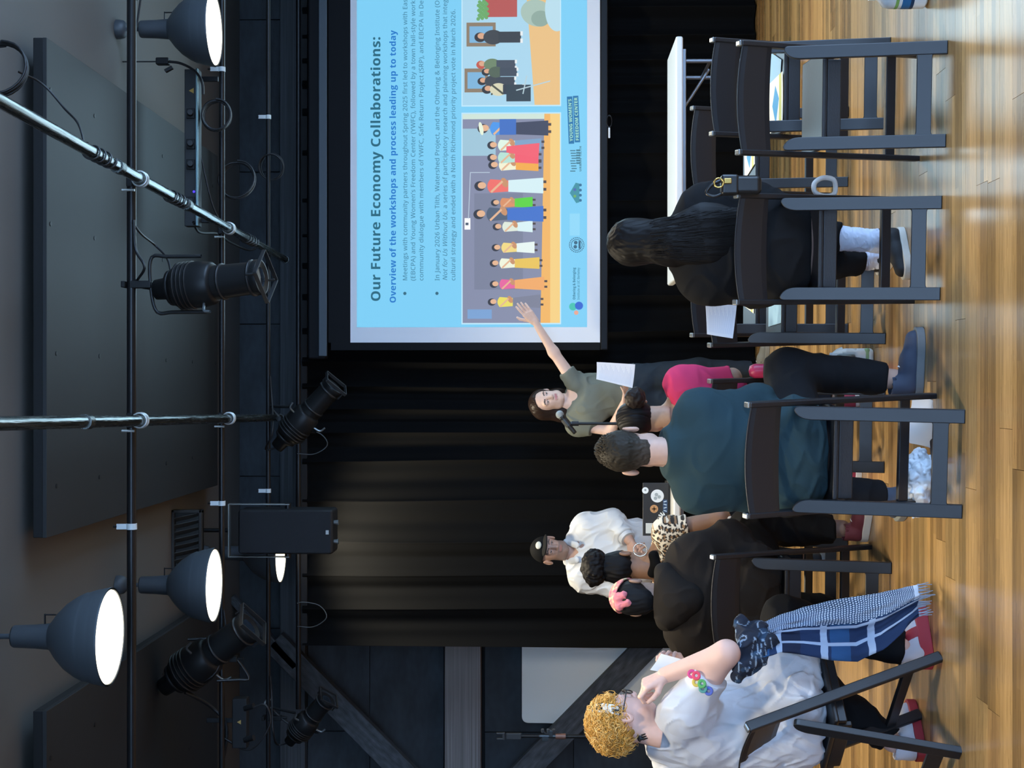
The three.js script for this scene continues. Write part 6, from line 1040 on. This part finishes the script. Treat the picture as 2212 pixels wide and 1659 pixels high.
{
  const d = 6.62, t = thing('pink_bottle', 'pink drink bottle with a white band beside the person in pink', 'bottle', [0.06, 0, -d]); const q = y => at(y, 820, d).y;
  part('bottle_body', lathe([[0, 0.0], [0.03, 0.0], [0.033, 0.01], [0.033, q(1648)], [0, q(1648)]], 24), mat('#c83c68', 0.4), t); part('white_band', lathe([[0.0335, q(1672)], [0.0345, q(1671)], [0.0345, q(1655)], [0.0335, q(1654)]], 24), mat('#ead9de', 0.5), t); part('cap', lathe([[0.033, q(1649)], [0.034, q(1630)], [0.024, q(1620)], [0, q(1617)]], 24), mat('#b8325c', 0.4), t);
}
// litter under the man's chair: a sheet, a crumpled bag, a black case
{
  const A = at(1990, 880, 5.72), d = 5.72;
  solo('paper_sheet', (() => { const rows = []; for (let j = 0; j <= 8; j++) { const row = []; for (let i = 0; i <= 10; i++) { const u = i / 10, v = j / 8; row.push(V3(lerp(-0.26, -0.07, u) + 0.02 * v, 0.004 + 0.06 * Math.pow(v, 2) + 0.01 * Math.sin(u * 5), -5.66 - 0.15 * v)); } rows.push(row); } return sheet(rows); })(), mWhitePaper, 'loose white sheet curled on the floor under the teal chair', 'paper');
  const f = (x, y, z) => { const n = 0.022 * noise3(x * 18, y * 24, z * 18) + 0.014 * Math.abs(noise3(x * 40, y * 40, z * 40)); return Math.max(ell(x, y, z, 0, 0.05, 0, 0.125, 0.062, 0.09) - n, 0.002 - y); };
  const g = netMesh(f, V3(-0.18, -0.01, -0.14), V3(0.18, 0.16, 0.14), 0.005); g.translate(-0.39, 0, -d); solo('crumpled_bag', g, mat('#dfe6ee', 0.4), 'crumpled white plastic bag on the floor under the teal chair', 'bag');
  const t = thing('black_case', 'flat black case with blue corner beside the crumpled bag', 'case', [-0.255, 0, -5.58]); part('case_body', box(0.09, 0.035, 0.06, [0, 0.019, 0], [0, 0.3, 0], 0.008), mBlk, t); part('blue_corner', box(0.035, 0.037, 0.02, [-0.035, 0.0195, 0.03], [0, 0.3, 0], 0.004), mat('#2f5aa8', 0.4), t);
}
// chequered scarf hanging over the blond person's lap
{
  const tex = canvasTex(512, 1024, (g) => {
    g.fillStyle = '#122c52'; g.fillRect(0, 0, 512, 1024);
    // plaid half
    g.fillStyle = '#1d4a78'; g.fillRect(0, 120, 300, 60); g.fillRect(0, 520, 300, 90); g.fillStyle = '#0d1f3e'; g.fillRect(0, 250, 300, 120);
    g.fillStyle = '#9fb2cc'; for (const y of [40, 230, 470, 700]) g.fillRect(0, y, 300, 36); for (const x of [120, 262]) g.fillRect(x, 0, 26, 1024); g.fillStyle = '#7e96b4'; g.fillRect(0, 0, 300, 34);
    // chequered half
    g.fillStyle = '#1b3f66'; g.fillRect(300, 0, 212, 1024);
    g.fillStyle = '#c9d8ea'; for (let j = 0; j < 78; j++) for (let i = 0; i < 14; i++) { g.beginPath(); g.ellipse(308 + i * 15.2 + (j % 2) * 7.6, 7 + j * 13.1, 5.6, 5, 0, 0, 7); g.fill(); }
    g.fillStyle = '#c9d8ea'; g.fillRect(300, 985, 212, 39);
  });
  // rows from the lap down to the floor: V, left edge, right edge, depth left, depth right
  const R = [[1606, 1440, 1362, 5.36, 5.50], [1645, 1420, 1345, 5.33, 5.50], [1685, 1408, 1328, 5.36, 5.52], [1735, 1414, 1312, 5.42, 5.55], [1790, 1424, 1300, 5.46, 5.57], [1850, 1428, 1290, 5.50, 5.59], [1905, 1402, 1280, 5.53, 5.60], [1950, 1362, 1272, 5.56, 5.60], [1984, 1330, 1264, 5.58, 5.60]];
  const rows = [], N = 40, C = 36;
  const lerpRow = (f) => { const k = Math.min(R.length - 2, Math.floor(f)), t = f - k; return R[k].map((v, i) => lerp(v, R[k + 1][i], t)); };
  for (let j = 0; j <= N; j++) { const q = lerpRow(j / N * (R.length - 1)), row = []; for (let i = 0; i <= C; i++) { const u = i / C, fo = 0.016 * Math.sin(u * 9 + j * 0.05) + 0.02 * noise3(u * 4, j * 0.12, 3) + 0.012 * noise3(u * 12, j * 0.2, 9); const p = at(q[0], lerp(q[1], q[2], u), lerp(q[3], q[4], u)); p.z += fo; p.y += 0.006 * noise3(u * 6, j * .3, 5); row.push(p); } rows.push(row); }
  const t = thing('scarf', 'blue and white chequered scarf hanging from the lap to the floor', 'scarf', [0, 0, 0]);
  part('drape', sheet(rows, 0.004), mat('#ffffff', 0.9, { map: tex, side: THREE.DoubleSide }), t);
  const fringe = []; for (let i = 0; i < 26; i++) { const u = i / 25, p = rows[N][Math.round(u * C)], l = rr(0.03, 0.06); fringe.push(cyl([p.x, p.y, p.z], [p.x + rr(0.0, 0.02), Math.max(0.004, p.y - l), p.z + rr(-0.01, 0.02)], 0.003, 0.0015, 5)); } part('fringe', merge(fringe), cloth('#8f9fb8'), t);
  // gathered end lying on the lap
  const kb = [bone(at(1608, 1372, 5.42), at(1600, 1345, 5.46), 0.03, 0.022), bone(at(1612, 1400, 5.36), at(1640, 1360, 5.44), 0.028, 0.03), bone(at(1600, 1440, 5.34), at(1660, 1385, 5.4), 0.022, 0.03), bone(at(1590, 1462, 5.36), at(1640, 1420, 5.36), 0.018, 0.026)];
  part('gathered_end', garment([{ bones: kb }], 0.02, 0.004, 0.005, folds(0.004, 22, 16, 22, 4), (x, y, z) => { const n = Math.abs(noise3(x * 9 + y * 5, y * 30, z * 14)), m = noise3(x * 20, y * 20, z * 20); return n < 0.035 ? [0.26, 0.34, 0.44] : m > 0.25 ? [0.02, 0.05, 0.1] : [0.009, 0.015, 0.032]; }), mat('#ffffff', 0.9, { vertexColors: true }), t);
}

renderer.render(scene, camera);
